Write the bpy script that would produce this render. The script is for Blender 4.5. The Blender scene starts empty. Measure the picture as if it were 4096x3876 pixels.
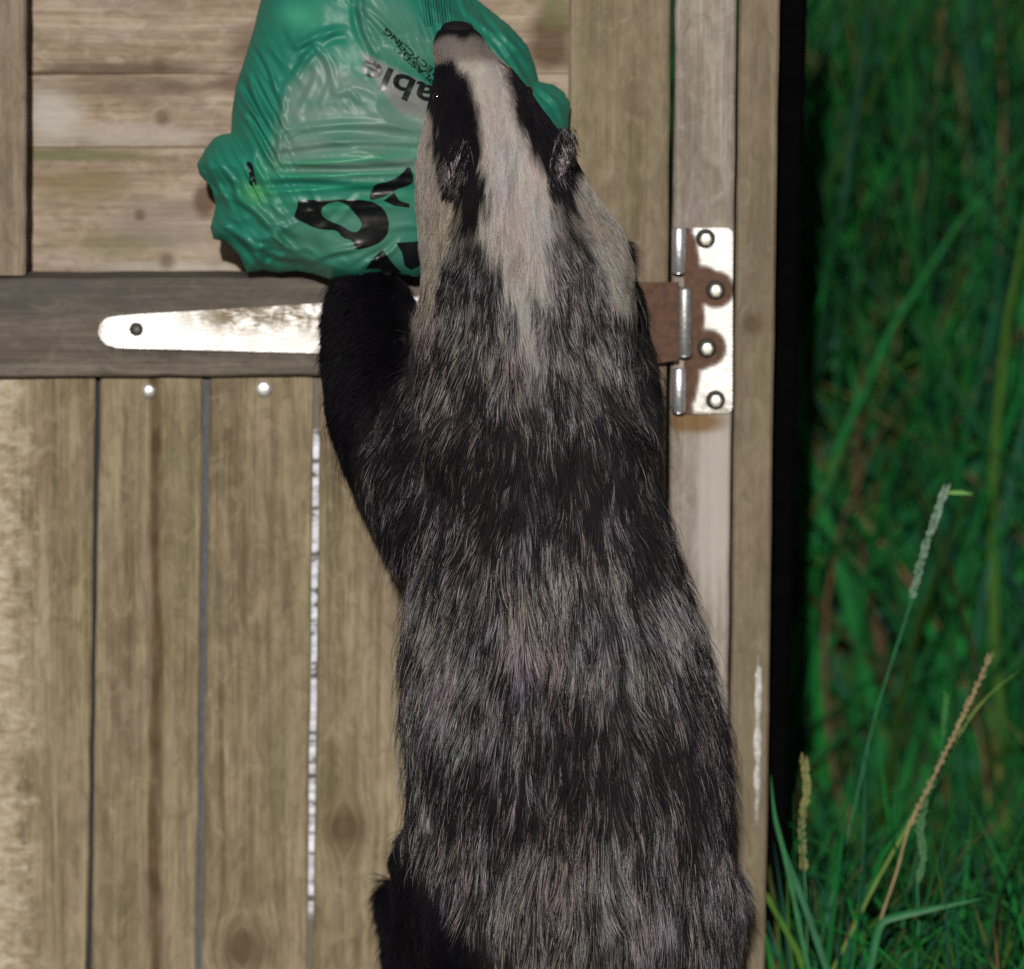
import bpy, bmesh, math, random
import numpy as np
from mathutils import Vector, Matrix
from mathutils.geometry import tessellate_polygon

random.seed(7)
RNG = np.random.default_rng(11)
SC = bpy.context.scene
COL = SC.collection

# ------------------------------------------------------------------ camera, sky, sun, exposure
S = 0.0002                      # metres per photograph pixel at the gate
K = 2.0665                      # photograph pixels per unit of the 'd' coordinates used below
DIST, PITCH = 8.0, math.radians(8.0)
AIM = Vector((0.0, 0.0, 0.55))
FWD = Vector((0, math.cos(PITCH), -math.sin(PITCH)))
UP = Vector((0, math.sin(PITCH), math.cos(PITCH)))
CAM = AIM - FWD * DIST
cd = bpy.data.cameras.new('camera')
cam = bpy.data.objects.new('camera', cd)
COL.objects.link(cam)
cam.location = CAM
cam.rotation_euler = (math.pi / 2 - PITCH, 0, 0)
cd.sensor_width = 36.0
cd.lens = 36.0 * DIST / (4096 * S)
cd.clip_start = 0.1
cd.clip_end = 2000
cd.dof.use_dof = True
cd.dof.focus_distance = DIST - 0.23
cd.dof.aperture_fstop = cd.lens / 90.0
SC.camera = cam

SUN_AZ, SUN_EL = math.radians(3.0), math.radians(18)      # the lamp stands behind the camera, a little to its left and above
to_sun = Vector((-math.sin(SUN_AZ) * math.cos(SUN_EL), -math.cos(SUN_AZ) * math.cos(SUN_EL), math.sin(SUN_EL)))
w = bpy.data.worlds.new('World')
SC.world = w
w.use_nodes = True
nt = w.node_tree
bg = nt.nodes['Background']
sky = nt.nodes.new('ShaderNodeTexSky')
sky.sky_type = 'NISHITA'
sky.sun_disc = False
sky.sun_elevation = SUN_EL
sky.sun_rotation = math.pi + SUN_AZ
nt.links.new(sky.outputs[0], bg.inputs[0])
bg.inputs[1].default_value = 0.022
sd = bpy.data.lights.new('sun', 'SUN')
sun = bpy.data.objects.new('sun', sd)
COL.objects.link(sun)
sd.energy = 3.6
sd.angle = math.radians(0.6)
sd.color = (1.0, 0.955, 0.9)
sun.rotation_euler = to_sun.to_track_quat('Z', 'Y').to_euler()
vs = SC.view_settings
vs.view_transform = 'Standard'
vs.look = 'None'
vs.exposure = 0.0
vs.gamma = 1.0
SC.render.engine = 'CYCLES'
SC.cycles.use_denoising = False
SC.cycles.max_bounces = 6
SC.cycles.transparent_max_bounces = 6
SC.cycles.sample_clamp_indirect = 4.0
SC.cycles_curves.shape = 'RIBBONS'


# ------------------------------------------------------------------ helpers
def at(px, py, Y=0.0):
    """photograph pixel -> point on the plane y = Y"""
    r = FWD + Vector((1, 0, 0)) * ((px - 2048) * S / DIST) + UP * ((1938 - py) * S / DIST)
    return CAM + r * ((Y - CAM.y) / r.y)


def atd(x, y, Y=0.0):
    return at(x * K, y * K, Y)


def to_d(P):
    """world points (n,3) -> d coordinates"""
    v = P - np.array(CAM)
    f = v @ np.array(FWD)
    u = v[:, 0] / f
    t = (v @ np.array(UP)) / f
    return (2048 + u * DIST / S) / K, (1938 - t * DIST / S) / K


def tag(o, label=None, cat=None, group=None, kind=None):
    if label: o['label'] = label
    if cat: o['category'] = cat
    if group: o['group'] = group
    if kind: o['kind'] = kind
    return o


def empty(name, loc):
    o = bpy.data.objects.new(name, None)
    o.empty_display_size = 0.05
    COL.objects.link(o)
    o.location = loc
    return o


def mesh_obj(name, verts, faces, mat, parent=None, smooth=False, recentre=True):
    """verts in world space; origin goes to their middle"""
    V = np.array([tuple(v) for v in verts], dtype=float)
    c = (V.min(0) + V.max(0)) / 2 if recentre else np.zeros(3)
    me = bpy.data.meshes.new(name)
    me.from_pydata((V - c).tolist(), [], [tuple(f) for f in faces])
    me.update()
    if smooth:
        me.polygons.foreach_set('use_smooth', [True] * len(me.polygons))
    if mat: me.materials.append(mat)
    o = bpy.data.objects.new(name, me)
    COL.objects.link(o)
    put(o, c, parent)
    return o


def world_loc(o):
    p = Vector(o.location)
    q = o.parent
    while q:
        p += Vector(q.location)
        q = q.parent
    return p


def put(o, c, parent):
    c = Vector(tuple(c))
    if parent:
        o.parent = parent
        c -= world_loc(parent)
    o.location = c


def _hash(ix, iy, iz):
    n = (ix * 374761393 + iy * 668265263 + iz * 2147483647 + 1013904223) & 0xFFFFFFFF
    n = ((n ^ (n >> 13)) * 1274126177) & 0xFFFFFFFF
    n = n ^ (n >> 16)
    return (n & 0xFFFF) / 65535.0


def vnoise(P, seed=0):
    """value noise 0..1 at points (n,3)"""
    P = np.asarray(P, dtype=float) + seed * 17.31
    i = np.floor(P).astype(np.int64)
    f = P - i
    f = f * f * (3 - 2 * f)
    out = 0
    for dx in (0, 1):
        for dy in (0, 1):
            for dz in (0, 1):
                wgt = (f[:, 0] if dx else 1 - f[:, 0]) * (f[:, 1] if dy else 1 - f[:, 1]) * (f[:, 2] if dz else 1 - f[:, 2])
                out = out + wgt * _hash(i[:, 0] + dx, i[:, 1] + dy, i[:, 2] + dz)
    return out


def poly_sd(x, y, poly):
    """signed distance to a polygon, positive inside"""
    p = np.array(poly, float)
    n = len(p)
    d = np.full(x.shape, 1e9)
    ins = np.zeros(x.shape, bool)
    for k in range(n):
        a, b = p[k], p[(k + 1) % n]
        e = b - a
        t = np.clip(((x - a[0]) * e[0] + (y - a[1]) * e[1]) / max(e @ e, 1e-9), 0, 1)
        d = np.minimum(d, np.hypot(x - a[0] - t * e[0], y - a[1] - t * e[1]))
        if a[1] != b[1]:
            c = ((a[1] > y) != (b[1] > y)) & (x < (b[0] - a[0]) * (y - a[1]) / (b[1] - a[1]) + a[0])
            ins ^= c
    return np.where(ins, d, -d)


def soft(x, y, poly, s):
    return np.clip(0.5 + poly_sd(x, y, poly) / (2 * s), 0, 1)


# ------------------------------------------------------------------ materials
def new_mat(name):
    m = bpy.data.materials.new(name)
    m.use_nodes = True
    return m, m.node_tree, m.node_tree.nodes['Principled BSDF']


class NB:
    def __init__(s, nt): s.nt = nt

    def n(s, t, **k):
        x = s.nt.nodes.new(t)
        for a, b in k.items(): setattr(x, a, b)
        return x

    def link(s, a, b): s.nt.links.new(a, b)

    def math(s, op, a, b=None, clamp=False):
        x = s.n('ShaderNodeMath', operation=op, use_clamp=clamp)
        for i, v in enumerate((a, b)):
            if v is None: continue
            if isinstance(v, (int, float)): x.inputs[i].default_value = v
            else: s.link(v, x.inputs[i])
        return x.outputs[0]

    def ramp(s, fac, stops):
        x = s.n('ShaderNodeValToRGB')
        el = x.color_ramp.elements
        while len(el) < len(stops): el.new(0.5)
        for e, (p, c) in zip(el, stops):
            e.position = p
            e.color = (c, c, c, 1) if isinstance(c, (int, float)) else (*c, 1)
        s.link(fac, x.inputs[0])
        return x.outputs[0]

    def mix(s, fac, a, b, mode='MIX'):
        x = s.n('ShaderNodeMix', data_type='RGBA', blend_type=mode)
        for sock, v in ((x.inputs[0], fac), (x.inputs[6], a), (x.inputs[7], b)):
            if isinstance(v, (int, float)): sock.default_value = v
            elif isinstance(v, tuple): sock.default_value = (*v, 1)
            else: s.link(v, sock)
        return x.outputs[2]

    def noise(s, vec, scale, detail=4, rough=0.55, dist=0.0):
        x = s.n('ShaderNodeTexNoise')
        x.inputs['Scale'].default_value = scale
        x.inputs['Detail'].default_value = detail
        x.inputs['Roughness'].default_value = rough
        x.inputs['Distortion'].default_value = dist
        s.link(vec, x.inputs['Vector'])
        return x.outputs['Fac']

    def vmath(s, op, a, b):
        x = s.n('ShaderNodeVectorMath', operation=op)
        for i, v in enumerate((a, b)):
            if isinstance(v, tuple): x.inputs[i].default_value = v
            else: s.link(v, x.inputs[i])
        return x.outputs[0]


def wood(name, axis, dark, base, light, knots=(), streaks=(), pale=None, patches=(), green=0.35, grey=0.0, rough=0.75, contrast=1.0):
    """weathered softwood; grain along 'X' or 'Z' of the object. knots: (x, z, r) local metres; streaks: (x, half width);
    pale: (x limit, softness) bare rough wood on the low-x side"""
    m, nt, pb = new_mat(name)
    b = NB(nt)
    tc = b.n('ShaderNodeTexCoord').outputs['Object']
    oi = b.n('ShaderNodeObjectInfo').outputs['Random']
    cx = b.n('ShaderNodeCombineXYZ')
    for i, k in enumerate((13.0, 5.0, 29.0)):
        b.link(b.math('MULTIPLY', oi, k), cx.inputs[i])
    co = b.vmath('ADD', tc, cx.outputs[0])
    # grain bends around knots
    sep = b.n('ShaderNodeSeparateXYZ')
    b.link(tc, sep.inputs[0])
    X, Z = sep.outputs[0], sep.outputs[2]
    warp = None
    knot_d = None
    for (kx, kz, kr) in knots:
        dx, dz = b.math('SUBTRACT', X, kx), b.math('SUBTRACT', Z, kz)
        r = b.math('SQRT', b.math('ADD', b.math('MULTIPLY', dx, dx), b.math('MULTIPLY', dz, dz)))
        q = b.math('DIVIDE', r, kr)
        knot_d = q if knot_d is None else b.math('MINIMUM', knot_d, q)
        g = b.math('MULTIPLY', b.math('POWER', 2.718, b.math('MULTIPLY', b.math('MULTIPLY', q, q), -0.25)), kr * 1.6)
        sgn = b.math('MULTIPLY', b.math('SIGN', dx if axis == 'Z' else dz), g)
        warp = sgn if warp is None else b.math('ADD', warp, sgn)
    if warp is not None:
        cw = b.n('ShaderNodeCombineXYZ')
        b.link(warp, cw.inputs[0 if axis == 'Z' else 2])
        co = b.vmath('SUBTRACT', co, cw.outputs[0])
    stretch = (1, 1, 0.035) if axis == 'Z' else (0.035, 1, 1)
    mid = (1, 1, 0.16) if axis == 'Z' else (0.16, 1, 1)
    cs = b.vmath('MULTIPLY', co, stretch)
    cm = b.vmath('MULTIPLY', co, mid)
    n1 = b.noise(cs, 420, 5, 0.65, 0.3)
    n2 = b.noise(cs, 95, 4, 0.6, 0.8)
    n3 = b.noise(cm, 38, 5, 0.6, 0.6)
    n4 = b.noise(co, 14, 4, 0.6, 0.4)
    n5 = b.noise(co, 900, 2, 0.5)
    g = b.math('ADD', b.math('MULTIPLY', n1, 0.25), b.math('MULTIPLY', n2, 0.33))
    g = b.math('ADD', g, b.math('MULTIPLY', n3, 0.3))
    g = b.math('ADD', g, b.math('MULTIPLY', n4, 0.12))
    c = 0.13 / contrast
    col = b.ramp(g, [(0.5 - c, dark), (0.5, base), (0.5 + c, light)])
    col = b.mix(b.ramp(n5, [(0.35, 0.0), (0.75, 0.22)]), col, light)
    if green:
        gm = b.ramp(b.noise(cm, 24, 3, 0.6), [(0.52, 0.0), (0.72, green)])
        col = b.mix(gm, col, (base[0] * 0.72, base[1] * 0.92, base[2] * 0.55))
    vm = b.ramp(b.noise(cm, 55, 4, 0.6), [(0.48, 0.0), (0.7, 0.5)])
    col = b.mix(vm, col, (base[0] * 0.95, base[1] * 0.88, base[2] * 1.08))
    mott = b.noise(b.vmath('MULTIPLY', co, (1, 1, 0.5) if axis == 'Z' else (0.5, 1, 1)), 85, 6, 0.7, 1.0)
    col = b.mix(b.ramp(mott, [(0.3, 0.55), (0.5, 0.0)]), col, dark)
    col = b.mix(b.ramp(mott, [(0.52, 0.0), (0.72, 0.6)]), col, light)
    if grey:
        gy = b.ramp(b.noise(cm, 9, 4, 0.6), [(0.35, 0.0), (0.65, grey)])
        col = b.mix(gy, col, (0.075, 0.068, 0.066))
    for (qx, qz, rx, rz, qc, qs) in patches:          # weathering: bleached, stained or dirty places
        wn = b.math('MULTIPLY', b.math('SUBTRACT', b.noise(cm, 48, 4, 0.65, 0.5), 0.5), 1.3)
        ex, ez = b.math('DIVIDE', b.math('SUBTRACT', X, qx), rx), b.math('DIVIDE', b.math('SUBTRACT', Z, qz), rz)
        rr = b.math('ADD', b.math('SQRT', b.math('ADD', b.math('MULTIPLY', ex, ex), b.math('MULTIPLY', ez, ez))), wn)
        pcol = b.mix(b.math('MULTIPLY', g, 1.0), tuple(c_ * 0.7 for c_ in qc), tuple(c_ * 1.3 for c_ in qc))
        col = b.mix(b.ramp(rr, [(0.45, qs), (1.0, 0.0)]), col, pcol)
    for (sx, sw) in streaks:
        wob = b.math('MULTIPLY', b.math('SUBTRACT', b.noise(cm, 45, 3, 0.6), 0.5), sw * 3.0)
        dd = b.math('ABSOLUTE', b.math('ADD', b.math('SUBTRACT', X, sx), wob))
        k = b.ramp(b.math('DIVIDE', dd, sw), [(0.3, 0.95), (1.0, 0.0)])
        k = b.math('MULTIPLY', k, b.ramp(b.noise(co, 30, 3), [(0.3, 0.6), (0.6, 1.0)]))
        col = b.mix(k, col, (dark[0] * 0.75, dark[1] * 0.55, dark[2] * 0.4))
    if pale:
        wob = b.math('MULTIPLY', b.math('SUBTRACT', b.noise(co, 60, 5, 0.7), 0.5), pale[1] * 3.0)
        k = b.ramp(b.math('ADD', b.math('DIVIDE', b.math('SUBTRACT', pale[0], b.math('ADD', X, wob)), pale[1]), 0.5), [(0.2, 0.0), (0.9, 1.0)])
        diag = b.n('ShaderNodeMapping')
        diag.inputs['Rotation'].default_value = (0, math.radians(50), 0)
        diag.inputs['Scale'].default_value = (55, 55, 130)
        b.link(co, diag.inputs[0])
        tx = b.noise(diag.outputs[0], 1.0, 4, 0.65, 0.6)
        pc = b.ramp(tx, [(0.3, base), (0.5, (light[0] * 1.25, light[1] * 1.25, light[2] * 1.3)), (0.68, (0.55, 0.5, 0.42))])
        col = b.mix(b.math('MULTIPLY', k, 0.75), col, pc)
    if knot_d is not None:
        wq = b.math('ADD', knot_d, b.math('MULTIPLY', b.math('SUBTRACT', b.noise(co, 120, 3), 0.5), 0.5))
        core = b.ramp(b.math('MULTIPLY', wq, 0.5), [(0.28, (dark[0] * 0.75, dark[1] * 0.6, dark[2] * 0.5)), (0.46, (dark[0] * 0.55, dark[1] * 0.42, dark[2] * 0.35)), (0.56, (dark[0] * 0.8, dark[1] * 0.65, dark[2] * 0.55))])
        col = b.mix(b.ramp(b.math('MULTIPLY', wq, 0.4), [(0.3, 0.7), (0.9, 0.0)]), col, core)
    b.link(col, pb.inputs['Base Color'])
    pb.inputs['Roughness'].default_value = rough
    pb.inputs['Specular IOR Level'].default_value = 0.25
    bp = b.n('ShaderNodeBump')
    bp.inputs['Strength'].default_value = 0.7
    bp.inputs['Distance'].default_value = 0.0015
    b.link(b.math('ADD', b.math('MULTIPLY', n1, 0.6), b.math('ADD', n3, n2)), bp.inputs['Height'])
    b.link(bp.outputs[0], pb.inputs['Normal'])
    return m


def simple(name, col, rough=0.6, spec=0.4, metal=0.0, var=0.15, scale=60, bump=0.0):
    m, nt, pb = new_mat(name)
    b = NB(nt)
    tc = b.n('ShaderNodeTexCoord').outputs['Object']
    nz = b.noise(tc, scale, 4, 0.6)
    c = b.ramp(nz, [(0.3, tuple(x * (1 - var) for x in col)), (0.7, tuple(min(1, x * (1 + var)) for x in col))])
    b.link(c, pb.inputs['Base Color'])
    pb.inputs['Roughness'].default_value = rough
    pb.inputs['Specular IOR Level'].default_value = spec
    pb.inputs['Metallic'].default_value = metal
    if bump:
        bp = b.n('ShaderNodeBump')
        bp.inputs['Strength'].default_value = bump
        bp.inputs['Distance'].default_value = 0.001
        b.link(nz, bp.inputs['Height'])
        b.link(bp.outputs[0], pb.inputs['Normal'])
    return m


def zinc(name):
    """galvanised steel: bright, brushed, with brown lichen stains where the 'rust' vertex colour says so"""
    m, nt, pb = new_mat(name)
    b = NB(nt)
    tc = b.n('ShaderNodeTexCoord').outputs['Object']
    mp = b.n('ShaderNodeMapping')
    mp.inputs['Rotation'].default_value = (0, math.radians(40), 0)
    mp.inputs['Scale'].default_value = (120, 120, 700)
    b.link(tc, mp.inputs[0])
    br = b.noise(mp.outputs[0], 1.0, 4, 0.6, 0.2)
    bl = b.noise(tc, 70, 5, 0.65, 0.5)
    at_ = b.n('ShaderNodeAttribute', attribute_name='rust')
    rust = b.n('ShaderNodeSeparateColor')
    b.link(at_.outputs['Color'], rust.inputs[0])
    rm = rust.outputs[0]
    st = rust.outputs[1]
    stain = b.math('MULTIPLY', st, b.ramp(b.math('ADD', b.math('MULTIPLY', br, 0.4), b.math('MULTIPLY', bl, 0.6)), [(0.40, 0.0), (0.55, 1.0)]))
    col = b.ramp(br, [(0.3, (0.62, 0.61, 0.6)), (0.6, (0.88, 0.88, 0.86))])
    col = b.mix(stain, col, (0.2, 0.15, 0.08))
    rc = b.ramp(b.noise(tc, 160, 5, 0.65), [(0.3, (0.055, 0.026, 0.014)), (0.7, (0.12, 0.058, 0.032))])
    col = b.mix(rm, col, rc)
    b.link(col, pb.inputs['Base Color'])
    bare = b.math('SUBTRACT', 1.0, b.math('MAXIMUM', rm, b.math('MULTIPLY', stain, 0.85)), True)
    b.link(b.math('MULTIPLY', bare, 0.85), pb.inputs['Metallic'])
    b.link(b.math('ADD', 0.8, b.math('MULTIPLY', bare, -0.36)), pb.inputs['Roughness'])
    bp = b.n('ShaderNodeBump')
    bp.inputs['Strength'].default_value = 0.35
    bp.inputs['Distance'].default_value = 0.0006
    b.link(b.math('ADD', br, b.math('MULTIPLY', bl, 1.5)), bp.inputs['Height'])
    b.link(bp.outputs[0], pb.inputs['Normal'])
    return m


# ------------------------------------------------------------------ ground
def ground_material():
    m, nt, pb = new_mat('soil')
    b = NB(nt)
    tc = b.n('ShaderNodeTexCoord').outputs['Object']
    n1 = b.noise(tc, 9, 6, 0.65)
    n2 = b.noise(tc, 0.6, 4, 0.6)
    c = b.ramp(n1, [(0.3, (0.012, 0.018, 0.008)), (0.55, (0.03, 0.04, 0.015)), (0.75, (0.06, 0.05, 0.028))])
    c = b.mix(b.math('MULTIPLY', n2, 0.6), c, (0.015, 0.05, 0.014))
    b.link(c, pb.inputs['Base Color'])
    pb.inputs['Roughness'].default_value = 0.95
    bp = b.n('ShaderNodeBump')
    bp.inputs['Strength'].default_value = 0.8
    bp.inputs['Distance'].default_value = 0.02
    b.link(n1, bp.inputs['Height'])
    b.link(bp.outputs[0], pb.inputs['Normal'])
    return m


g = mesh_obj('ground', [(-600, -600, 0), (600, -600, 0), (600, 600, 0), (-600, 600, 0)], [(0, 1, 2, 3)], ground_material())
tag(g, 'dark earth under the gate and the long grass', 'ground', kind='structure')

# ------------------------------------------------------------------ gate
ZB = 0.035                                    # underside of the gate


def px_at_z(px, z, Y):
    return z


def board(name, p00, p01, p10, p11, Y, thick, mat, parent, n=20, jit=0.0005, cham=0.002, wob=0.0006):
    """a sawn board: p00/p01 the two corners at its start, p10/p11 at its end (world points); front face on y = Y"""
    a0, b0, a1, b1 = (Vector(p) for p in (p00, p01, p10, p11))
    V, F = [], []
    ph = random.uniform(0, 9)
    for i in range(n + 1):
        t = i / n
        A, B = a0.lerp(a1, t), b0.lerp(b1, t)
        e = (B - A).normalized()
        A = A + e * random.uniform(-jit, jit)
        B = B + e * random.uniform(-jit, jit)
        y = Y + wob * math.sin(t * 7 + ph) + random.uniform(-1, 1) * wob * 0.3
        ring = [A + e * cham + Vector((0, 0, 0)), B - e * cham, B, B, B - e * cham, A + e * cham, A, A]
        ys = [y, y, y + cham, Y + thick - cham, Y + thick, Y + thick, Y + thick - cham, y + cham]
        for p, yy in zip(ring, ys): V.append((p.x, yy, p.z))
    for i in range(n):
        for k in range(8):
            q = (k + 1) % 8
            F.append((i * 8 + k, i * 8 + q, (i + 1) * 8 + q, (i + 1) * 8 + k))
    F.append(tuple(range(7, -1, -1)))
    F.append(tuple(n * 8 + k for k in range(8)))
    o = mesh_obj(name, V, F, mat, parent)
    bm = bmesh.new()
    bm.from_mesh(o.data)
    bmesh.ops.recalc_face_normals(bm, faces=bm.faces)
    bm.to_mesh(o.data)
    bm.free()
    return o


def vboard(name, xt0, xt1, yt, xb0, xb1, yb, Y, thick, mat, parent, to_ground=True, **k):
    """upright board from pixel edges; carried down to the underside of the gate"""
    p00, p01, p10, p11 = at(xt0, yt, Y), at(xt1, yt, Y), at(xb0, yb, Y), at(xb1, yb, Y)
    if to_ground is not False:
        zb = ZB if to_ground is True else to_ground
        def ext(a, c):
            t = (zb - a.z) / (c.z - a.z)
            return a.lerp(c, t)
        p10, p11 = ext(p00, p10), ext(p01, p11)
    return board(name, p00, p01, p10, p11, Y, thick, mat, parent, **k)


gate = empty('gate', (at(600, 3876).x, 0.02, ZB))
tag(gate, 'weathered wooden gate with upright planks below a grey rail and level boards above', 'gate')

DK, BS, LT = (0.088, 0.063, 0.033), (0.198, 0.154, 0.093), (0.318, 0.264, 0.172)


def local(px, py, Y, o):
    p = at(px, py, Y) - world_loc(o)
    return p.x, p.z


NAIL_M = simple('nail_steel', (0.85, 0.83, 0.78), 0.38, 0.5, 0.8, 0.25, 400, 0.3)


def dome(name, c, r, h, mat, parent, seg=14, slot=True, squash=1.0):
    V = [(c.x, c.y - h, c.z)]
    for rr, hh in ((0.45, 0.93), (0.8, 0.65), (1.0, 0.15), (1.0, -1.2)):
        for k in range(seg):
            a = 2 * math.pi * k / seg
            V.append((c.x + r * rr * math.cos(a), c.y - h * hh, c.z + r * squash * rr * math.sin(a)))
    F = [(0, 1 + (k + 1) % seg, 1 + k) for k in range(seg)]
    for q in range(3):
        for k in range(seg):
            a, b2 = 1 + q * seg + k, 1 + q * seg + (k + 1) % seg
            F.append((a, b2, b2 + seg, a + seg))
    return mesh_obj(name, V, F, mat, parent, True)


# lower upright planks: (top x0, x1, bottom x0, x1, top y)
PL = [(-905, -492, -940, -527), (-478, -62, -513, -97), (-48, 383, -83, 349), (400, 815, 366, 784),
      (838, 1257, 805, 1227), (1282, 1700, 1252, 1668), (1714, 2128, 1684, 2098), (2142, 2272, 2110, 2240)]
CFG = {2: dict(pale=(-0.010, 0.034)),
       3: dict(streaks=[(0.0085, 0.0062)]),
       4: dict(knots=[(975, 3790, 0.0125)]),
       5: dict(knots=[(1378, 3312, 0.0095)])}
for i, (a, b_, c, d_) in enumerate(PL):
    o = vboard('plank', a, b_, 1490, c, d_, 3876, 0.0, 0.018, None, gate)
    cf = dict(CFG.get(i, {}))
    if 'knots' in cf:
        cf['knots'] = [(*local(x, y, 0, o), r) for x, y, r in cf['knots']]
    tone = random.uniform(0.92, 1.06)
    o.data.materials.append(wood('plank_wood_%d' % i, 'Z', tuple(x * tone for x in DK), tuple(x * tone for x in BS), tuple(x * tone for x in LT), green=0.4, contrast=1.35, **cf))
    nail_at = {3: (595, 1565, 0.0058), 4: (1055, 1558, 0.0068)}.get(i)
    if nail_at:
        dome('nail', at(nail_at[0], nail_at[1], -0.0004), nail_at[2], 0.0022, NAIL_M, o)

# strips added in the plank joints, the pale ones painted as light behind
STRIP_D = simple('strip_dark', (0.02, 0.022, 0.026), 0.7, 0.3)
STRIP_G = simple('strip_grey', (0.062, 0.068, 0.080), 0.6, 0.4, 0, 0.3, 120)


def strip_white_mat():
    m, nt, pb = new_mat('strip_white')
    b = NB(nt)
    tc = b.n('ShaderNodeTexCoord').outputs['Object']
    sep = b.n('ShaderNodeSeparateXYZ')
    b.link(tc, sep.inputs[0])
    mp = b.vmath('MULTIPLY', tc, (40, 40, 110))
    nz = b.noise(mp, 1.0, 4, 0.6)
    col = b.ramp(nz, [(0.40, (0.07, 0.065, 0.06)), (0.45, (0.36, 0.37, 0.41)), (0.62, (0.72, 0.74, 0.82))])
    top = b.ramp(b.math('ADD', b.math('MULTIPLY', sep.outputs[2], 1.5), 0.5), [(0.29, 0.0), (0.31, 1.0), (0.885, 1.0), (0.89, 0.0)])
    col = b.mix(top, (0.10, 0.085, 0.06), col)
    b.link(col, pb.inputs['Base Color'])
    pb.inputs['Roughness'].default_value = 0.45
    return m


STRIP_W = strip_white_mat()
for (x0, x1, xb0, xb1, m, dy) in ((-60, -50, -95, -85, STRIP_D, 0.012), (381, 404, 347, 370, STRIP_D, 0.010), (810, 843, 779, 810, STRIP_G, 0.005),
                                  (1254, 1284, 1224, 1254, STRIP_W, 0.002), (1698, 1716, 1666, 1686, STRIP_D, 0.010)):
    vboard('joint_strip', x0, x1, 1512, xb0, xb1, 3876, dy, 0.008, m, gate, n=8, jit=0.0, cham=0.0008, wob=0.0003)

# rail
RAILW = wood('rail_wood', 'X', (0.052, 0.043, 0.034), (0.105, 0.086, 0.066), (0.19, 0.16, 0.125), green=0.3, grey=0.55, contrast=1.4)
board('rail', at(-940, 1120, -0.012), at(-940, 1516, -0.012), at(2278, 1106, -0.012), at(2278, 1496, -0.012), -0.012, 0.05, RAILW, gate, n=30)
# upper level boards, set back behind the uprights
HB = [(-640, -212, 1.1), (-209, 300, 1.14), (301.5, 592, 1.18), (593.5, 1135, 1.08)]
BRN, GRY, ALG = (0.09, 0.058, 0.036), (0.40, 0.37, 0.335), (0.12, 0.125, 0.05)
HP = {1: [(560, 290, 420, 60, BRN, 0.8), (250, 300, 260, 26, BRN, 0.7), (1010, 210, 150, 110, BRN, 0.6), (2200, 180, 110, 170, (0.08, 0.045, 0.02), 0.8), (2230, 30, 80, 110, ALG, 0.7)],
      2: [(210, 470, 160, 140, GRY, 0.9), (560, 350, 460, 60, BRN, 0.6), (960, 330, 160, 80, (0.11, 0.06, 0.04), 0.7), (520, 540, 330, 60, GRY, 0.5)],
      3: [(260, 620, 380, 34, ALG, 0.85), (300, 740, 260, 90, (0.18, 0.13, 0.05), 0.6), (640, 900, 240, 110, (0.22, 0.19, 0.17), 0.6), (820, 800, 60, 90, (0.1, 0.055, 0.035), 0.85), (480, 980, 220, 60, ALG, 0.45), (700, 1070, 420, 40, GRY, 0.5)]}
HK = {1: [(640, 262, 0.004)], 2: [(650, 470, 0.004)], 3: [(668, 1042, 0.0045), (560, 860, 0.003)]}
for i, (y0, y1, tone) in enumerate(HB):
    Y = 0.055 + (0.0015 if i % 2 else 0.0)
    o = board('level_board', at(-940, y0, Y), at(-940, y1, Y), at(2296, y0 - 4, Y), at(2296, y1 - 4, Y), Y, 0.016, None, gate, n=30, cham=0.0012, jit=0.0003)
    kn = [(*local(x, y, Y, o), r) for x, y, r in HK.get(i, [])]
    pt = [(*local(x, y, Y, o), rx * S, ry * S, c, q) for x, y, rx, ry, c, q in HP.get(i, [])]
    o.data.materials.append(wood('level_wood_%d' % i, 'X', (0.12 * tone, 0.086 * tone, 0.055 * tone), (0.25 * tone, 0.192 * tone, 0.138 * tone), (0.40 * tone, 0.335 * tone, 0.27 * tone), knots=kn, patches=pt, green=0.45, contrast=1.05))
BATW = wood('upright_wood', 'Z', (0.10, 0.075, 0.05), (0.20, 0.155, 0.108), (0.29, 0.24, 0.18), green=0.3)
vboard('upright', -210, 105, -640, -214, 103, 1102, 0.0, 0.03, BATW, gate, to_ground=at(0, 1102, 0.0).z)
vboard('upright', 2284, 2690, -640, 2236, 2640, 3876, -0.001, 0.03, wood('upright_wood_hinge', 'Z', (0.10, 0.076, 0.045), (0.19, 0.148, 0.096), (0.28, 0.23, 0.16), green=0.5), gate)

# ------------------------------------------------------------------ posts
post = empty('gate_post', (at(2900, 3876).x, 0.03, 0))
tag(post, 'square wooden gate post carrying the hinge plate, with a narrower cover strip', 'post')
PZ = (at(2830, -700, 0.003).z - 0.05) / 2                # middle height of the post
PW = wood('post_wood', 'Z', (0.125, 0.10, 0.078), (0.235, 0.20, 0.165), (0.39, 0.35, 0.315), green=0.3, contrast=1.2,
          patches=[(at(2880, 2050, 0).x - at(2805, 1900, 0).x, at(0, 2050, 0).z - PZ, 0.024, 0.10, (0.40, 0.36, 0.33), 0.9),
                   (-0.005, at(0, 1690, 0).z - PZ, 0.028, 0.010, (0.16, 0.085, 0.02), 0.85)])
PW2 = wood('cover_wood', 'Z', (0.10, 0.078, 0.046), (0.175, 0.14, 0.092), (0.25, 0.205, 0.145), green=0.3,
           knots=[(-0.001, 0.165, 0.006)])
vboard('post_timber', 2712, 2955, -700, 2652, 2898, 3876, 0.003, 0.07, PW, post, to_ground=-0.05, n=30)
strip_o = vboard('cover_strip', 2966, 3128, -700, 2908, 3058, 3876, 0.008, 0.06, PW2, post, to_ground=-0.05, n=30, jit=0.0004)
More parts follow.
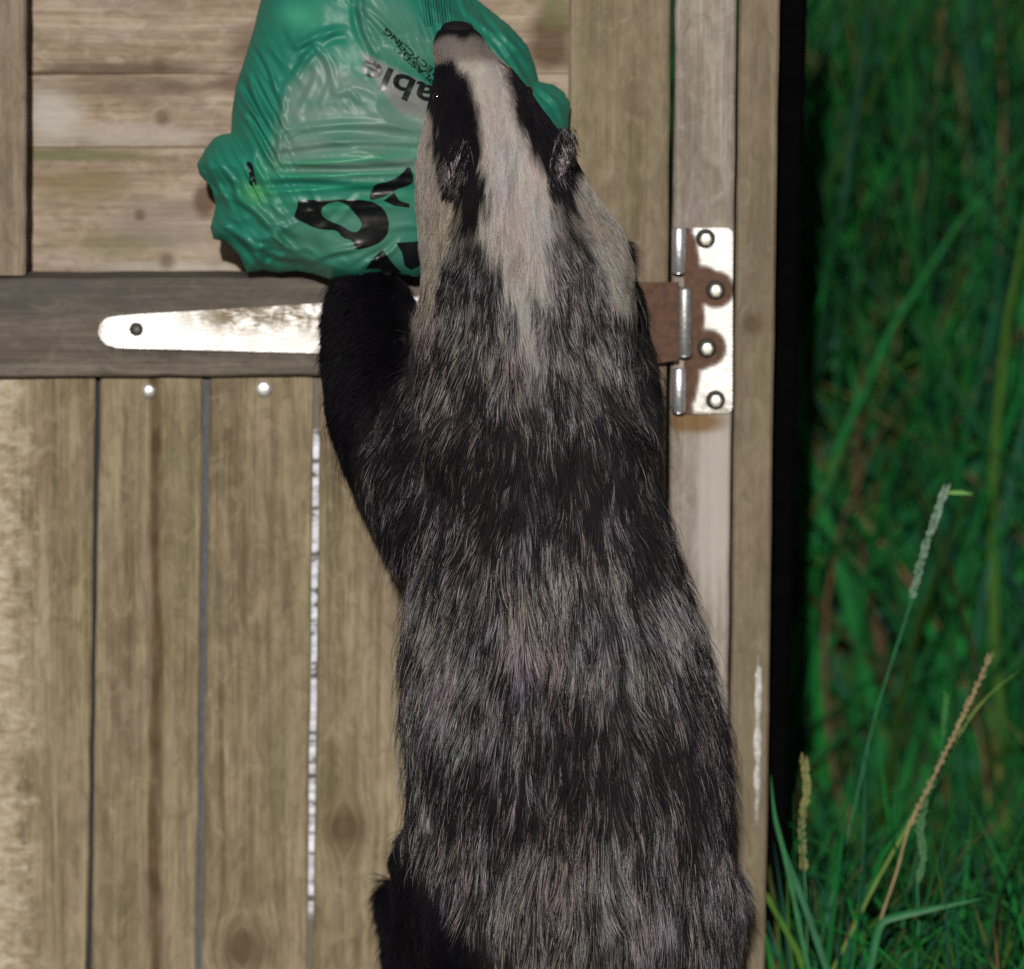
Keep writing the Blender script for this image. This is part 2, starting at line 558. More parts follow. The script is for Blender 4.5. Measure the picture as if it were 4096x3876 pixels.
# pale split in the cover strip
V, F = [], []
n = 40
for i in range(n + 1):
    t = i / n
    y = 2490 + 840 * t
    xc = 3036 - 10 * t + random.uniform(-3, 3)
    hw = 13 * math.sin(math.pi * t) ** 0.6 * random.uniform(0.55, 1.1) * (0.45 if t < 0.22 else 1) + 0.5
    for xx, dy in ((xc - hw, 0.0075), (xc, 0.0045), (xc + hw, 0.0075)): V.append(tuple(at(xx, y, dy)))
for i in range(n):
    for k in (0, 1): F.append((i * 3 + k, i * 3 + k + 1, i * 3 + k + 4, i * 3 + k + 3))
mesh_obj('split', V, F, simple('bare_split', (0.82, 0.79, 0.75), 0.6, 0.4, 0, 0.45, 260, 0.6), strip_o)

Vb0, Vb1, Vb2, Vb3 = at(3090, -700, 0.09), at(3246, -700, 0.09), at(3020, 3876, 0.09), at(3138, 3876, 0.09)
bp_ = board('black_post', Vb0, Vb1, Vb0.lerp(Vb2, 1.28), Vb1.lerp(Vb3, 1.28), 0.09, 0.05, simple('black_paint', (0.0022, 0.0022, 0.0025), 0.95, 0.0, 0, 0.2), None, n=6, jit=0.0, cham=0.004, wob=0.0)
tag(bp_, 'slim black post between the wooden gate post and the long grass', 'post')

# ------------------------------------------------------------------ hinge
hinge = empty('strap_hinge', at(2700, 1280, -0.014))
tag(hinge, 'galvanised strap hinge with rusty brown middle on the gate rail and post', 'hinge')
ZN = zinc('galvanised_steel')


def sheet(name, poly, Y, th, rust_fn, parent, step=12.0, mat=ZN):
    """flat steel cut to a pixel outline, gridded so that it can carry a rust mask"""
    bm = bmesh.new()
    vs_ = [bm.verts.new((x, 0, y)) for x, y in poly]
    f = bm.faces.new(vs_)
    xs = [p[0] for p in poly]
    ys = [p[1] for p in poly]
    def cut(co, no):
        gm = bm.verts[:] + bm.edges[:] + bm.faces[:]
        bmesh.ops.bisect_plane(bm, geom=gm, plane_co=co, plane_no=no)
    x = min(xs) + step
    while x < max(xs):
        cut((x, 0, 0), (1, 0, 0)); x += step
    y = min(ys) + step
    while y < max(ys):
        cut((0, 0, y), (0, 0, 1)); y += step
    ex = bmesh.ops.extrude_face_region(bm, geom=bm.faces[:])
    back = [v for v in ex['geom'] if isinstance(v, bmesh.types.BMVert)]
    backset = set(back)
    px = [(v.co.x, v.co.z) for v in bm.verts]
    isb = [v in backset for v in bm.verts]
    for v, bk in zip(bm.verts, isb):
        p = at(v.co.x, v.co.z, Y + (th if bk else 0))
        v.co = p
    bmesh.ops.recalc_face_normals(bm, faces=bm.faces)
    co = [tuple(v.co) for v in bm.verts]
    bm.verts.index_update()
    fc = [[v.index for v in f.verts] for f in bm.faces]
    bm.free()
    o = mesh_obj(name, co, fc, mat, parent)
    ca = o.data.color_attributes.new('rust', 'FLOAT_COLOR', 'POINT')
    for i, (x, y) in enumerate(px):
        r, s_ = rust_fn(x, y)
        ca.data[i].color = (r, s_, 0, 1)
    return o


def arc(cx, cy, r, a0, a1, n=5):
    return [(cx + r * math.cos(math.radians(a0 + (a1 - a0) * k / n)), cy + r * math.sin(math.radians(a0 + (a1 - a0) * k / n))) for k in range(n + 1)]


def strap_rust(x, y):
    r = 1.0 if x > 2300 else 0.0
    s_ = max(0, min(1, (x - 640) / 260)) * max(0.25, min(1, (1345 - y) / 80 + 0.2))
    if x > 1220: s_ = max(s_, (x - 1220) / 90)
    if x < 480: s_ = max(s_, (480 - x) / 160)
    return r, max(0, min(1, s_))


strap_poly = [(392, 1330), (400, 1296), (425, 1272), (480, 1262), (1300, 1212), (2000, 1160), (2560, 1128), (2716, 1128), (2716, 1440), (2620, 1455), (2500, 1432), (1300, 1414), (470, 1392), (425, 1380), (402, 1355)]
strap = sheet('strap', strap_poly, -0.0165, 0.0042, strap_rust, hinge, 24.0)


def plate_rust(x, y):
    """brown where the zinc has gone: along the knuckle and round the two middle fixings"""
    d = 2772 - x                        # strip by the knuckle
    d = max(d, 2772 + 48 * max(0, 1 - abs((y - 1275) / 340.0)) ** 0.5 - x)
    for cx, cy, r in ((2864, 1158, 74), (2830, 1392, 76), (2808, 1140, 78), (2790, 1400, 84)):
        d = max(d, r - math.hypot(x - cx, y - cy))
    return max(0, min(1, 0.5 + d / 14)), max(0.0, min(1, (y - 1560) / 130)) * 0.8 + 0.25


plate_poly = [(2735, 912)] + arc(2905, 938, 26, -90, 0) + arc(2903, 1628, 26, 0, 90) + [(2735, 1655)]
sheet('plate', plate_poly, -0.001, 0.0035, plate_rust, hinge, 11.0)


def barrel(name, x, y0, y1, r, Y, mat, parent, seg=16):
    a, c = at(x, y0, Y), at(x - 1, y1, Y)
    V, F = [], []
    for p, rr in ((a, r * 0.85), (a.lerp(c, 0.03), r), (a.lerp(c, 0.97), r), (c, r * 0.85)):
        for k in range(seg):
            an = 2 * math.pi * k / seg
            V.append((p.x + rr * math.cos(an), p.y + rr * math.sin(an), p.z))
    for i in range(3):
        for k in range(seg):
            q = (k + 1) % seg
            F.append((i * seg + k, i * seg + q, (i + 1) * seg + q, (i + 1) * seg + k))
    F += [tuple(range(seg)), tuple(3 * seg + k for k in range(seg - 1, -1, -1))]
    o = mesh_obj(name, V, F, mat, parent, False)
    o.data.polygons.foreach_set('use_smooth', [len(p.vertices) == 4 for p in o.data.polygons])
    return o


BAR = simple('barrel_zinc', (0.8, 0.8, 0.84), 0.36, 0.5, 0.85, 0.15, 300, 0.3)
BARG = simple('barrel_worn', (0.35, 0.35, 0.34), 0.45, 0.5, 0.7, 0.3, 300, 0.3)
barrel('knuckle', 2716, 913, 1092, 0.0056, -0.006, BAR, hinge)
barrel('knuckle', 2716, 1474, 1650, 0.0056, -0.006, BAR, hinge)
kn = barrel('knuckle', 2738, 1150, 1425, 0.006, -0.0085, BARG, hinge)
SCR = simple('screw_steel', (0.9, 0.88, 0.72), 0.45, 0.5, 0.75, 0.25, 500, 0.4)
SCRD = simple('screw_socket', (0.02, 0.018, 0.016), 0.6, 0.3)
for (x, y) in ((2822, 954), (2862, 1160), (2827, 1392), (2862, 1600)):
    ring = dome('screw', at(x, y, -0.0022), 0.0078, 0.0006, SCRD, hinge, 18)
    dome('screw_head', at(x + 2, y + 4, -0.0026), 0.0050, 0.0010, SCR, ring, 6, squash=1.1)
ring = dome('screw', at(545, 1317, -0.0168), 0.0055, 0.0008, SCRD, hinge, 18)
dome('screw_head', at(547, 1320, -0.0172), 0.0034, 0.0014, simple('screw_dull', (0.12, 0.115, 0.11), 0.6, 0.4, 0.5), ring, 10)

# ------------------------------------------------------------------ plastic bag
BAGP = [(520, -60), (505, 0), (490, 60), (475, 110), (457, 165), (449, 215), (447, 258), (430, 260), (415, 266), (396, 290), (381, 318), (386, 338), (410, 364), (418, 398), (407, 440), (413, 463),
        (438, 468), (462, 492), (478, 528), (510, 523), (540, 528), (575, 524), (605, 530), (640, 541), (700, 537), (745, 525), (800, 536), (850, 530), (910, 490), (985, 430), (1060, 330), (1100, 252),
        (1104, 200), (1092, 178), (1072, 164), (1043, 158), (1036, 128), (1020, 86), (985, 48), (925, 0), (870, -60), (760, -150), (640, -150)]
BA = np.array(BAGP, float)


_cr = random.Random(5)
CREASES = [(470, 120, 532, 262, .007, 9), (466, 165, 545, 318, .008, 9), (456, 205, 548, 335, .007, 8), (500, 95, 560, 215, .006, 9), (395, 300, 440, 390, .007, 8), (415, 275, 455, 372, .006, 7),
           (455, 375, 565, 482, .009, 11), (430, 430, 525, 518, .008, 10), (470, 470, 600, 505, .007, 10), (530, 250, 800, 240, .004, 11), (530, 285, 810, 272, .005, 10), (520, 318, 800, 312, .006, 10),
           (500, 352, 770, 345, .007, 11), (690, -20, 724, 104, .008, 10), (700, 0, 835, 150, .006, 9), (560, 85, 660, 60, .008, 12), (640, 60, 560, 160, .006, 10), (930, -5, 1032, 145, .008, 9),
           (900, 10, 1000, 120, .006, 9), (1045, 165, 1098, 240, .006, 8), (560, 160, 530, 330, .006, 10), (600, 510, 700, 470, .006, 9), (770, 470, 700, 525, .006, 9)]
for _ in range(26):
    _x, _y, _a, _l = _cr.uniform(450, 850), _cr.uniform(0, 520), _cr.uniform(0, 3.14), _cr.uniform(35, 110)
    CREASES.append((_x, _y, _x + _l * math.cos(_a), _y + _l * math.sin(_a), _cr.uniform(.0010, .0030), _cr.uniform(6, 11)))


def bag_depth(x, y):
    """how far the film stands off the gate (m), d coordinates"""
    x, y = np.asarray(x, float), np.asarray(y, float)
    e = np.clip(poly_sd(x, y, BAGP), 0, None)
    prof = 1 - np.exp(-e / 42.0)
    bulge = 0.040 + 0.030 * np.exp(-(((x - 690) / 190) ** 2 + ((y - 290) / 230) ** 2)) + 0.02 * np.exp(-(((x - 850) / 90) ** 2 + ((y - 90) / 90) ** 2))
    h = 0.006 + bulge * prof
    P = np.stack([x, y, 0 * x], -1)
    def ridge(a, b, ang, sx, sy, seed, pw=1.0):
        c, s_ = math.cos(math.radians(ang)), math.sin(math.radians(ang))
        u, v = (x * c + y * s_) / sx, (-x * s_ + y * c) / sy
        nn = vnoise(np.stack([u, v, 0 * u + seed], -1).reshape(-1, 3)).reshape(x.shape)
        return (1 - np.abs(2 * nn - 1)) ** pw
    def win(cx, cy, rx, ry):
        return np.exp(-(((x - cx) / rx) ** 2 + ((y - cy) / ry) ** 2))
    # long diagonal folds on the low-x side, level folds across the middle, a gathered fan at the lobe, crumple at the foot
    h = h + 0.0105 * win(505, 250, 60, 140) * ridge(0, 0, 62, 110, 13, 3, 0.8)
    h = h + 0.0070 * win(660, 330, 170, 70) * ridge(0, 0, -3, 330, 24, 8, 1.0)
    h = h + 0.0100 * win(430, 340, 50, 90) * ridge(0, 0, 60, 80, 12, 12, 0.8)
    h = h + 0.0110 * win(500, 470, 110, 60) * ridge(0, 0, 38, 60, 22, 17, 0.9)
    h = h + 0.0050 * win(850, 40, 90, 70) * ridge(0, 0, 68, 80, 9, 21, 1.3)
    h = h + 0.0090 * win(1000, 110, 60, 90) * ridge(0, 0, 55, 140, 16, 25, 0.9)
    h = h + 0.0075 * win(690, 70, 150, 90) * ridge(0, 0, 50, 120, 36, 29, 1.0)
    h = h + 0.0060 * ridge(0, 0, 20, 90, 60, 33)
    h = h + 0.0004 * ridge(0, 0, 50, 16, 13, 37)
    ed = np.clip(e / 18.0, 0, 1)
    for (xa, ya, xb, yb, amp, wd) in CREASES:
        dx, dy = xb - xa, yb - ya
        L2 = dx * dx + dy * dy
        t = ((x - xa) * dx + (y - ya) * dy) / L2
        tc_ = np.clip(t, 0, 1)
        q = ((x - xa) * dy - (y - ya) * dx) / math.sqrt(L2)
        q = q + 5 * np.sin(tc_ * 5 + xa)
        far = np.clip(np.abs(t - tc_) * math.sqrt(L2) / 14.0, 0, 1)
        tent = np.clip(1 - np.abs(q) / wd, 0, 1) - 0.6 * np.clip(1 - np.abs(q + 1.3 * wd) / wd, 0, 1)
        h = h + ed * 0.62 * amp * tent * (1 - far) * np.clip(np.sin(math.pi * (0.12 + 0.76 * tc_)), 0, 1)
    return h


bag_mid_Y = -0.016


def bag_base(x, y):
    return bag_mid_Y - 0.036 * np.exp(-(((np.asarray(x, float) - 720) / 130) ** 2 + ((np.asarray(y, float) - 540) / 75) ** 2))


def bag_point(x, y, lift=0.0):
    h = float(bag_depth(np.array([x]), np.array([y]))[0])
    return atd(x, y, float(bag_base(x, y)) - h - lift)


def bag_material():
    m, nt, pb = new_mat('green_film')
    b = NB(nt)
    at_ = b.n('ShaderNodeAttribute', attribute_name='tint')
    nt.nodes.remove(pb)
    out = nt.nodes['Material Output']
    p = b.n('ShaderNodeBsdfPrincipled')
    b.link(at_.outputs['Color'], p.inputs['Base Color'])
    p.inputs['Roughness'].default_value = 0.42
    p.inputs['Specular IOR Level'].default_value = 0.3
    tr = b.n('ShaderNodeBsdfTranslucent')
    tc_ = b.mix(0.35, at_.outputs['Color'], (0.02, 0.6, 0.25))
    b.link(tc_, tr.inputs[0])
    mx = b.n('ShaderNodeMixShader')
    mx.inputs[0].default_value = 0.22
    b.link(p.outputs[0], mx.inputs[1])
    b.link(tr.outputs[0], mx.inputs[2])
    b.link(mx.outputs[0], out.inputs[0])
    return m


def build_bag():
    st = 3.4
    x0, x1, y0, y1 = BA[:, 0].min(), BA[:, 0].max(), BA[:, 1].min(), BA[:, 1].max()
    nx, ny = int((x1 - x0) / st) + 2, int((y1 - y0) / st) + 2
    gx, gy = np.meshgrid(x0 + st * np.arange(nx), y0 + st * np.arange(ny), indexing='ij')
    sdm = poly_sd(gx, gy, BAGP)
    keep = sdm > -st * 0.9
    # pull the outermost ring of vertices onto the outline
    gxx, gyy = gx.copy(), gy.copy()
    eps = 0.5
    dx = (poly_sd(gx + eps, gy, BAGP) - poly_sd(gx - eps, gy, BAGP)) / (2 * eps)
    dy = (poly_sd(gx, gy + eps, BAGP) - poly_sd(gx, gy - eps, BAGP)) / (2 * eps)
    edge = keep & (sdm < st * 0.35)
    gxx[edge] -= (dx * sdm)[edge]
    gyy[edge] -= (dy * sdm)[edge]
    h = bag_depth(gxx, gyy)
    base_Y = bag_base(gxx, gyy)
    idx = -np.ones(gx.shape, int)
    V = []
    T = []
    for side in (0, 1):
        idx_s = -np.ones(gx.shape, int)
        for i in range(nx):
            for j in range(ny):
                if keep[i, j]:
                    if side and edge[i, j]:
                        idx_s[i, j] = idx0[i, j]
                        continue
                    idx_s[i, j] = len(V)
                    hh = h[i, j] if side == 0 else 0.001
                    V.append(tuple(atd(gxx[i, j], gyy[i, j], base_Y[i, j] - hh)))
                    T.append((gxx[i, j], gyy[i, j]))
        if side == 0: idx0 = idx_s
        else: idx1 = idx_s
    F = []
    for i in range(nx - 1):
        for j in range(ny - 1):
            q = (keep[i, j], keep[i + 1, j], keep[i + 1, j + 1], keep[i, j + 1])
            if all(q):
                F.append((idx0[i, j], idx0[i, j + 1], idx0[i + 1, j + 1], idx0[i + 1, j]))
                f2 = (idx1[i, j], idx1[i + 1, j], idx1[i + 1, j + 1], idx1[i, j + 1])
                if not (edge[i, j] and edge[i + 1, j] and edge[i + 1, j + 1] and edge[i, j + 1]):
                    F.append(f2)
    o = mesh_obj('plastic_bag', V, F, bag_material(), None, True)
    T = np.array(T)
    x, y = T[:, 0], T[:, 1]
    base = np.array([0.022, 0.205, 0.142])
    grey = np.array([0.15, 0.245, 0.205])
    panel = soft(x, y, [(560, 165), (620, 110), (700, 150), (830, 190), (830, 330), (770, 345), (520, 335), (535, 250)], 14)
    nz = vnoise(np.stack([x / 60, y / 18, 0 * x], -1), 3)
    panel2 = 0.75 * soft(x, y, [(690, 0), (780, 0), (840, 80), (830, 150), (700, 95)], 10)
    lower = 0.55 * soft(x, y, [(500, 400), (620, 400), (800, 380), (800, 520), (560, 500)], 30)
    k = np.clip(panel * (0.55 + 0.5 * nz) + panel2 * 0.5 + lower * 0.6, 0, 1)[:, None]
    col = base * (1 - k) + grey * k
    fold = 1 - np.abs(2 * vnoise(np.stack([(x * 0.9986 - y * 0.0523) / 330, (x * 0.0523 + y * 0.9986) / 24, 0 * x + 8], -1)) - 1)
    fold_light = (np.clip(fold * 1.6 - 0.7, 0, 1) * np.exp(-(((x - 660) / 170) ** 2 + ((y - 330) / 70) ** 2)) * 0.85)[:, None]       # brighter green painted along the fold ridges in place of light
    col = col * (1 - fold_light) + np.array([0.012, 0.33, 0.15]) * fold_light
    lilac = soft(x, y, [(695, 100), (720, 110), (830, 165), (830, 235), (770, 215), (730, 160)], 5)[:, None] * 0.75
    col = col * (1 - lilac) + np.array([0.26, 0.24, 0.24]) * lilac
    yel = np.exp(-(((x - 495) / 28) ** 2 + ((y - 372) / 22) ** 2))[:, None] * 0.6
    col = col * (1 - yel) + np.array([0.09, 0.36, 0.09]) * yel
    gl = (np.exp(-(((x - 575) / 42) ** 2 + ((y - 30) / 26) ** 2)) * 0.8)[:, None]  # bright glow near the top, painted into the film colour
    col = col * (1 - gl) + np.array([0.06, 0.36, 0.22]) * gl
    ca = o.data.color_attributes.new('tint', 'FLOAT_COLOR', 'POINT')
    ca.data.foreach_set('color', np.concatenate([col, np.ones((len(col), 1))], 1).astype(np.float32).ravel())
    return o


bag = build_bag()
tag(bag, 'crumpled green recycling bag with black print gripped in the badger\'s mouth', 'bag')
INK = simple('black_ink', (0.006, 0.007, 0.008), 0.35, 0.4, 0, 0.1)


def print_on_bag(name, polys, step=6.0, lift=0.0007):
    """flat print: list of (outline, [holes]) in d coordinates or (verts2d, tris) laid on the film"""
    bm = bmesh.new()
    for verts, tris in polys:
        bv = [bm.verts.new((x, y, 0)) for x, y in verts]
        for t in tris:
            try: bm.faces.new([bv[i] for i in t])
            except ValueError: pass
    xs = [v.co.x for v in bm.verts]
    ys = [v.co.y for v in bm.verts]
    for ax, lo, hi in ((0, min(xs), max(xs)), (1, min(ys), max(ys))):
        c = lo + step
        while c < hi:
            co = [0, 0, 0]; no = [0, 0, 0]
            co[ax] = c; no[ax] = 1
            bmesh.ops.bisect_plane(bm, geom=bm.verts[:] + bm.edges[:] + bm.faces[:], plane_co=co, plane_no=no)
            c += step
    X = np.array([v.co.x for v in bm.verts]); Yc = np.array([v.co.y for v in bm.verts])
    h = bag_depth(X, Yc)
    for v, x, y, hh in zip(bm.verts, X, Yc, h):
        v.co = atd(x, y, float(bag_base(x, y)) - hh - lift)
    bm.verts.index_update()
    co = [tuple(v.co) for v in bm.verts]
    fc = [[v.index for v in f.verts] for f in bm.faces]
    bm.free()
    return mesh_obj(name, co, fc, INK, bag, True)


def tess(outline, holes=()):
    loops = [[Vector((x, y, 0)) for x, y in outline]] + [[Vector((x, y, 0)) for x, y in hh] for hh in holes]
    flat = [(p.x, p.y) for l in loops for p in l]
    return flat, tessellate_polygon(loops)


def smooth_loop(p, it=2):
    for _ in range(it):
        q = []
        for k in range(len(p)):
            a, b2 = p[k], p[(k + 1) % len(p)]
            q += [(a[0] * .75 + b2[0] * .25, a[1] * .75 + b2[1] * .25), (a[0] * .25 + b2[0] * .75, a[1] * .25 + b2[1] * .75)]
        p = q
    return p


def crop(pts):      # crop coordinates of the bag's foot -> d
    return [((750 + x * 0.5043) / K, (500 + y * 0.5043) / K) for x, y in pts]


logo = [
    (smooth_loop(crop([(875, 590), (1080, 598), (1250, 588), (1440, 598), (1530, 640), (1580, 700), (1602, 800), (1580, 885), (1500, 950), (1370, 988), (1322, 980), (1310, 915), (1230, 895), (1185, 832), (1090, 832), (1000, 815), (930, 775), (845, 740), (855, 690), (872, 650)]), 1),
     [smooth_loop(crop([(1055, 680), (1090, 630), (1180, 602), (1255, 622), (1320, 690), (1375, 760), (1385, 805), (1345, 855), (1285, 840), (1230, 800), (1130, 765), (1070, 725)]))]),
    (smooth_loop(crop([(1490, 465), (1600, 450), (1700, 390), (1760, 310), (1800, 440), (1760, 480), (1650, 510), (1590, 560), (1480, 592), (1440, 590), (1455, 530)]), 1), []),
    (crop([(1555, 600), (1640, 535), (1680, 600), (1760, 625), (1760, 655), (1640, 640)]), []),
    (crop([(1655, 935), (1830, 922), (1860, 1110), (1770, 1150), (1722, 1115), (1700, 1010)]), []),
    (crop([(1545, 985), (1585, 1040), (1640, 1110), (1695, 1165), (1560, 1195), (1530, 1140), (1415, 1142), (1460, 1070)]), []),
]
for outl, holes in logo:
    print_on_bag('logo_fold_mark', [tess(outl, holes)])
slit = crop([(460, 295), (500, 288), (525, 340), (530, 400), (556, 470), (530, 488), (485, 477), (492, 400), (480, 340)])
print_on_bag('logo_fold_mark', [tess(smooth_loop(slit, 1))])  # dark opening of a fold, its shade laid on as a black patch


def lettering(text, p0, p1, size, name='lettering', bold=0.0):
    """text running from p0 towards p1 (d coordinates, y down)"""
    cu = bpy.data.curves.new('tmp', 'FONT')
    cu.body = text
    cu.size = 1.0
    cu.offset = bold
    cu.resolution_u = 3
    ob = bpy.data.objects.new('tmp', cu)
    COL.objects.link(ob)
    dg = bpy.context.evaluated_depsgraph_get()
    me = ob.evaluated_get(dg).to_mesh()
    V2 = [(v.co.x, v.co.y) for v in me.vertices]
    T2 = [tuple(p.vertices) for p in me.polygons]
    ob.evaluated_get(dg).to_mesh_clear()
    bpy.data.objects.remove(ob)
    bpy.data.curves.remove(cu)
    d = Vector((p1[0] - p0[0], p1[1] - p0[1]))
    e = d.normalized()
    u = Vector((e.y, -e.x))                 # letter 'up' (picture y runs down)
    W = max(v[0] for v in V2)
    sx = d.length / W
    pts = [(p0[0] + e.x * x * sx + u.x * y * size, p0[1] + e.y * x * sx + u.y * y * size) for x, y in V2]
    return print_on_bag(name, [(pts, T2)])


lettering('able', (846, 172), (706, 112), 64, bold=0.02)
lettering('RECYCLING', (852, 144), (748, 54), 16, bold=0.015)
lettering('PLASTIC', (846, 157), (768, 87), 16, bold=0.015)
for k in range(11):
    x = 816 + 5.2 * k
    tall = 48 + 4 * math.sin(k)
    wv = 1.1 + 0.9 * ((k * 7) % 3) / 2
    print_on_bag('barcode_bar', [([(x, -6), (x + wv, -6), (x + wv + 6, tall), (x + 6, tall)], [(0, 1, 2, 3)])], 8.0)

# ------------------------------------------------------------------ badger
badger = empty('badger', (atd(1080, 1900, -0.13).x, -0.13, 0))
tag(badger, 'grey badger with black and white striped head standing upright against the wooden gate', 'badger')

ST = [(1985, 930, 1330, -.150, .075), (1940, 850, 1395, -.155, .105), (1870, 812, 1412, -.160, .122), (1780, 800, 1406, -.163, .130), (1650, 800, 1408, -.165, .132), (1500, 794, 1406, -.165, .131),
      (1350, 782, 1384, -.162, .127), (1200, 786, 1350, -.157, .120), (1080, 788, 1312, -.150, .113), (950, 796, 1278, -.142, .108), (850, 805, 1262, -.138, .104), (750, 802, 1240, -.136, .099),
      (650, 812, 1226, -.135, .092), (560, 818, 1224, -.135, .085), (490, 816, 1213, -.136, .078), (430, 812, 1185, -.138, .071), (370, 808, 1143, -.140, .065), (310, 810, 1112, -.140, .060),
      (255, 818, 1080, -.139, .055), (205, 828, 1044, -.136, .049), (160, 838, 1013, -.132, .042), (128, 842, 985, -.129, .036), (106, 838, 958, -.129, .036), (88, 836, 945, -.128, .034),
      (72, 840, 935, -.127, .030), (60, 847, 924, -.126, .025), (51, 857, 912, -.125, .018), (46, 868, 900, -.124, .010)]


def loft(bm, st, seg=40, ex=2.25):
    rings = []
    for (yd, xl, xr, yc, b) in st:
        ins = min(9, max(0, (yd - 380) / 40))          # room for the lie of the coat
        xl, xr = xl + ins, xr - ins * 1.4
        c = atd((xl + xr) / 2, yd, yc)
        a = (atd(xr, yd, yc).x - atd(xl, yd, yc).x) / 2
        r = []
        for k in range(seg):
            t = 2 * math.pi * k / seg
            ct, s_ = math.cos(t), math.sin(t)
            r.append(bm.verts.new((c.x + a * math.copysign(abs(ct) ** (2 / ex), ct), c.y + b * math.copysign(abs(s_) ** (2 / ex), s_), c.z)))
        rings.append(r)
    for i in range(len(rings) - 1):
        for k in range(seg):
            q = (k + 1) % seg
            bm.faces.new((rings[i][k], rings[i][q], rings[i + 1][q], rings[i + 1][k]))
    bm.faces.new(rings[0][::-1])
    bm.faces.new(rings[-1])


def tube(bm, pts, seg=14):
    """pts: (Vector, radius) chain with round ends"""
    P = [p for p, r in pts]
    R = [r for p, r in pts]
    # resample
    Q = []
    for i in range(len(P) - 1):
        for s_ in range(5):
            t = s_ / 5
            a = P[max(i - 1, 0)]; b2 = P[i]; c = P[i + 1]; d = P[min(i + 2, len(P) - 1)]
            pt = 0.5 * ((2 * b2) + (c - a) * t + (2 * a - 5 * b2 + 4 * c - d) * t * t + (3 * b2 - a - 3 * c + d) * t ** 3)
            Q.append((pt, R[i] * (1 - t) + R[i + 1] * t))
    Q.append((P[-1], R[-1]))
    d0 = (Q[1][0] - Q[0][0]).normalized()
    d1 = (Q[-1][0] - Q[-2][0]).normalized()
    cap0 = [(Q[0][0] - d0 * Q[0][1] * s_, Q[0][1] * math.sqrt(max(0.02, 1 - s_ * s_))) for s_ in (0.98, 0.8, 0.45)]
    cap1 = [(Q[-1][0] + d1 * Q[-1][1] * s_, Q[-1][1] * math.sqrt(max(0.02, 1 - s_ * s_))) for s_ in (0.45, 0.8, 0.98)]
    Q = cap0 + Q + cap1
    rings = []
    ref = Vector((0, 1, 0.01))
    for i, (p, r) in enumerate(Q):
        d = (Q[min(i + 1, len(Q) - 1)][0] - Q[max(i - 1, 0)][0]).normalized()
        u = d.cross(ref)
        u = u.normalized() if u.length > 1e-4 else Vector((1, 0, 0))
        v = d.cross(u).normalized()
        rings.append([bm.verts.new(p + (u * math.cos(2 * math.pi * k / seg) + v * math.sin(2 * math.pi * k / seg)) * r) for k in range(seg)])
    for i in range(len(rings) - 1):
        for k in range(seg):
            q = (k + 1) % seg
            bm.faces.new((rings[i][k], rings[i][q], rings[i + 1][q], rings[i + 1][k]))
    bm.faces.new(rings[0][::-1])
    bm.faces.new(rings[-1])


bm = bmesh.new()
loft(bm, ST)
A = atd
# foreleg hooked over the rail under the bag, and the one on the hinge side
tube(bm, [(A(880, 1000, -.150), .056), (A(806, 890, -.142), .052), (A(748, 780, -.120), .045), (A(720, 660, -.080), .037), (A(716, 600, -.056), .033), (A(712, 560, -.040), .026), (A(708, 535, -.032), .018)])
tube(bm, [(A(1160, 960, -.135), .036), (A(1178, 840, -.11), .034), (A(1188, 740, -.085), .028), (A(1188, 650, -.06), .023), (A(1180, 570, -.042), .02), (A(1170, 530, -.034), .018)])
for k in range(5):
    a = math.radians(-36 + 18 * k)
    L = (0.85, 1.0, 1.08, 1.0, 0.8)[k]
    for cx, cy in ((708, 530), (1170, 528)):
        tube(bm, [(A(cx + 26 * math.sin(a), cy - 6, -.034), .008), (A(cx + 52 * L * math.sin(a), cy - 40 * L, -.030), .0068), (A(cx + 62 * L * math.sin(a), cy - 62 * L, -.021), .0058)], 8)
# hind legs down to the ground
zf = 0.016
tube(bm, [(A(890, 1690, -.135), .055), (A(862, 1790, -.112), .042), (A(850, 1870, -.095), .034), (A(838, 1960, -.085), .032), (A(850, 2090, -.080), .026), (Vector((A(850, 2090, -.08).x, -.085, zf + .012)), .022)])
tube(bm, [(A(815, 1860, -.085), .030), (A(784, 1815, -.062), .017), (A(762, 1770, -.050), .0115), (A(756, 1732, -.042), .011), (A(758, 1716, -.04), .008)])
tube(bm, [(A(1300, 1720, -.135), .050), (A(1318, 1800, -.112), .040), (A(1320, 1900, -.095), .032), (A(1330, 2010, -.085), .028), (Vector((A(1350, 2010, -.08).x, -.085, zf + .012)), .022)])
for x_ in (A(850, 2090, -.08).x, A(1350, 2010, -.08).x):
    tube(bm, [(Vector((x_, -.105, zf + .004)), .020), (Vector((x_, -.06, zf + .002)), .019), (Vector((x_, -.03, zf)), .015)])
    for k in range(5):
        q = (k - 2) * .008
        tube(bm, [(Vector((x_ + q, -.036, zf)), .007), (Vector((x_ + q * 1.4, -.012, zf - .002)), .0062)], 8)
# shoulder blades and haunches under the skin
tube(bm, [(A(950, 1030, -.205), .034), (A(925, 850, -.198), .037)])
tube(bm, [(A(1140, 1030, -.203), .034), (A(1140, 850, -.195), .037)])
tube(bm, [(A(955, 1780, -.222), .062), (A(965, 1600, -.217), .056)])
tube(bm, [(A(1222, 1780, -.222), .056), (A(1222, 1600, -.217), .053)])
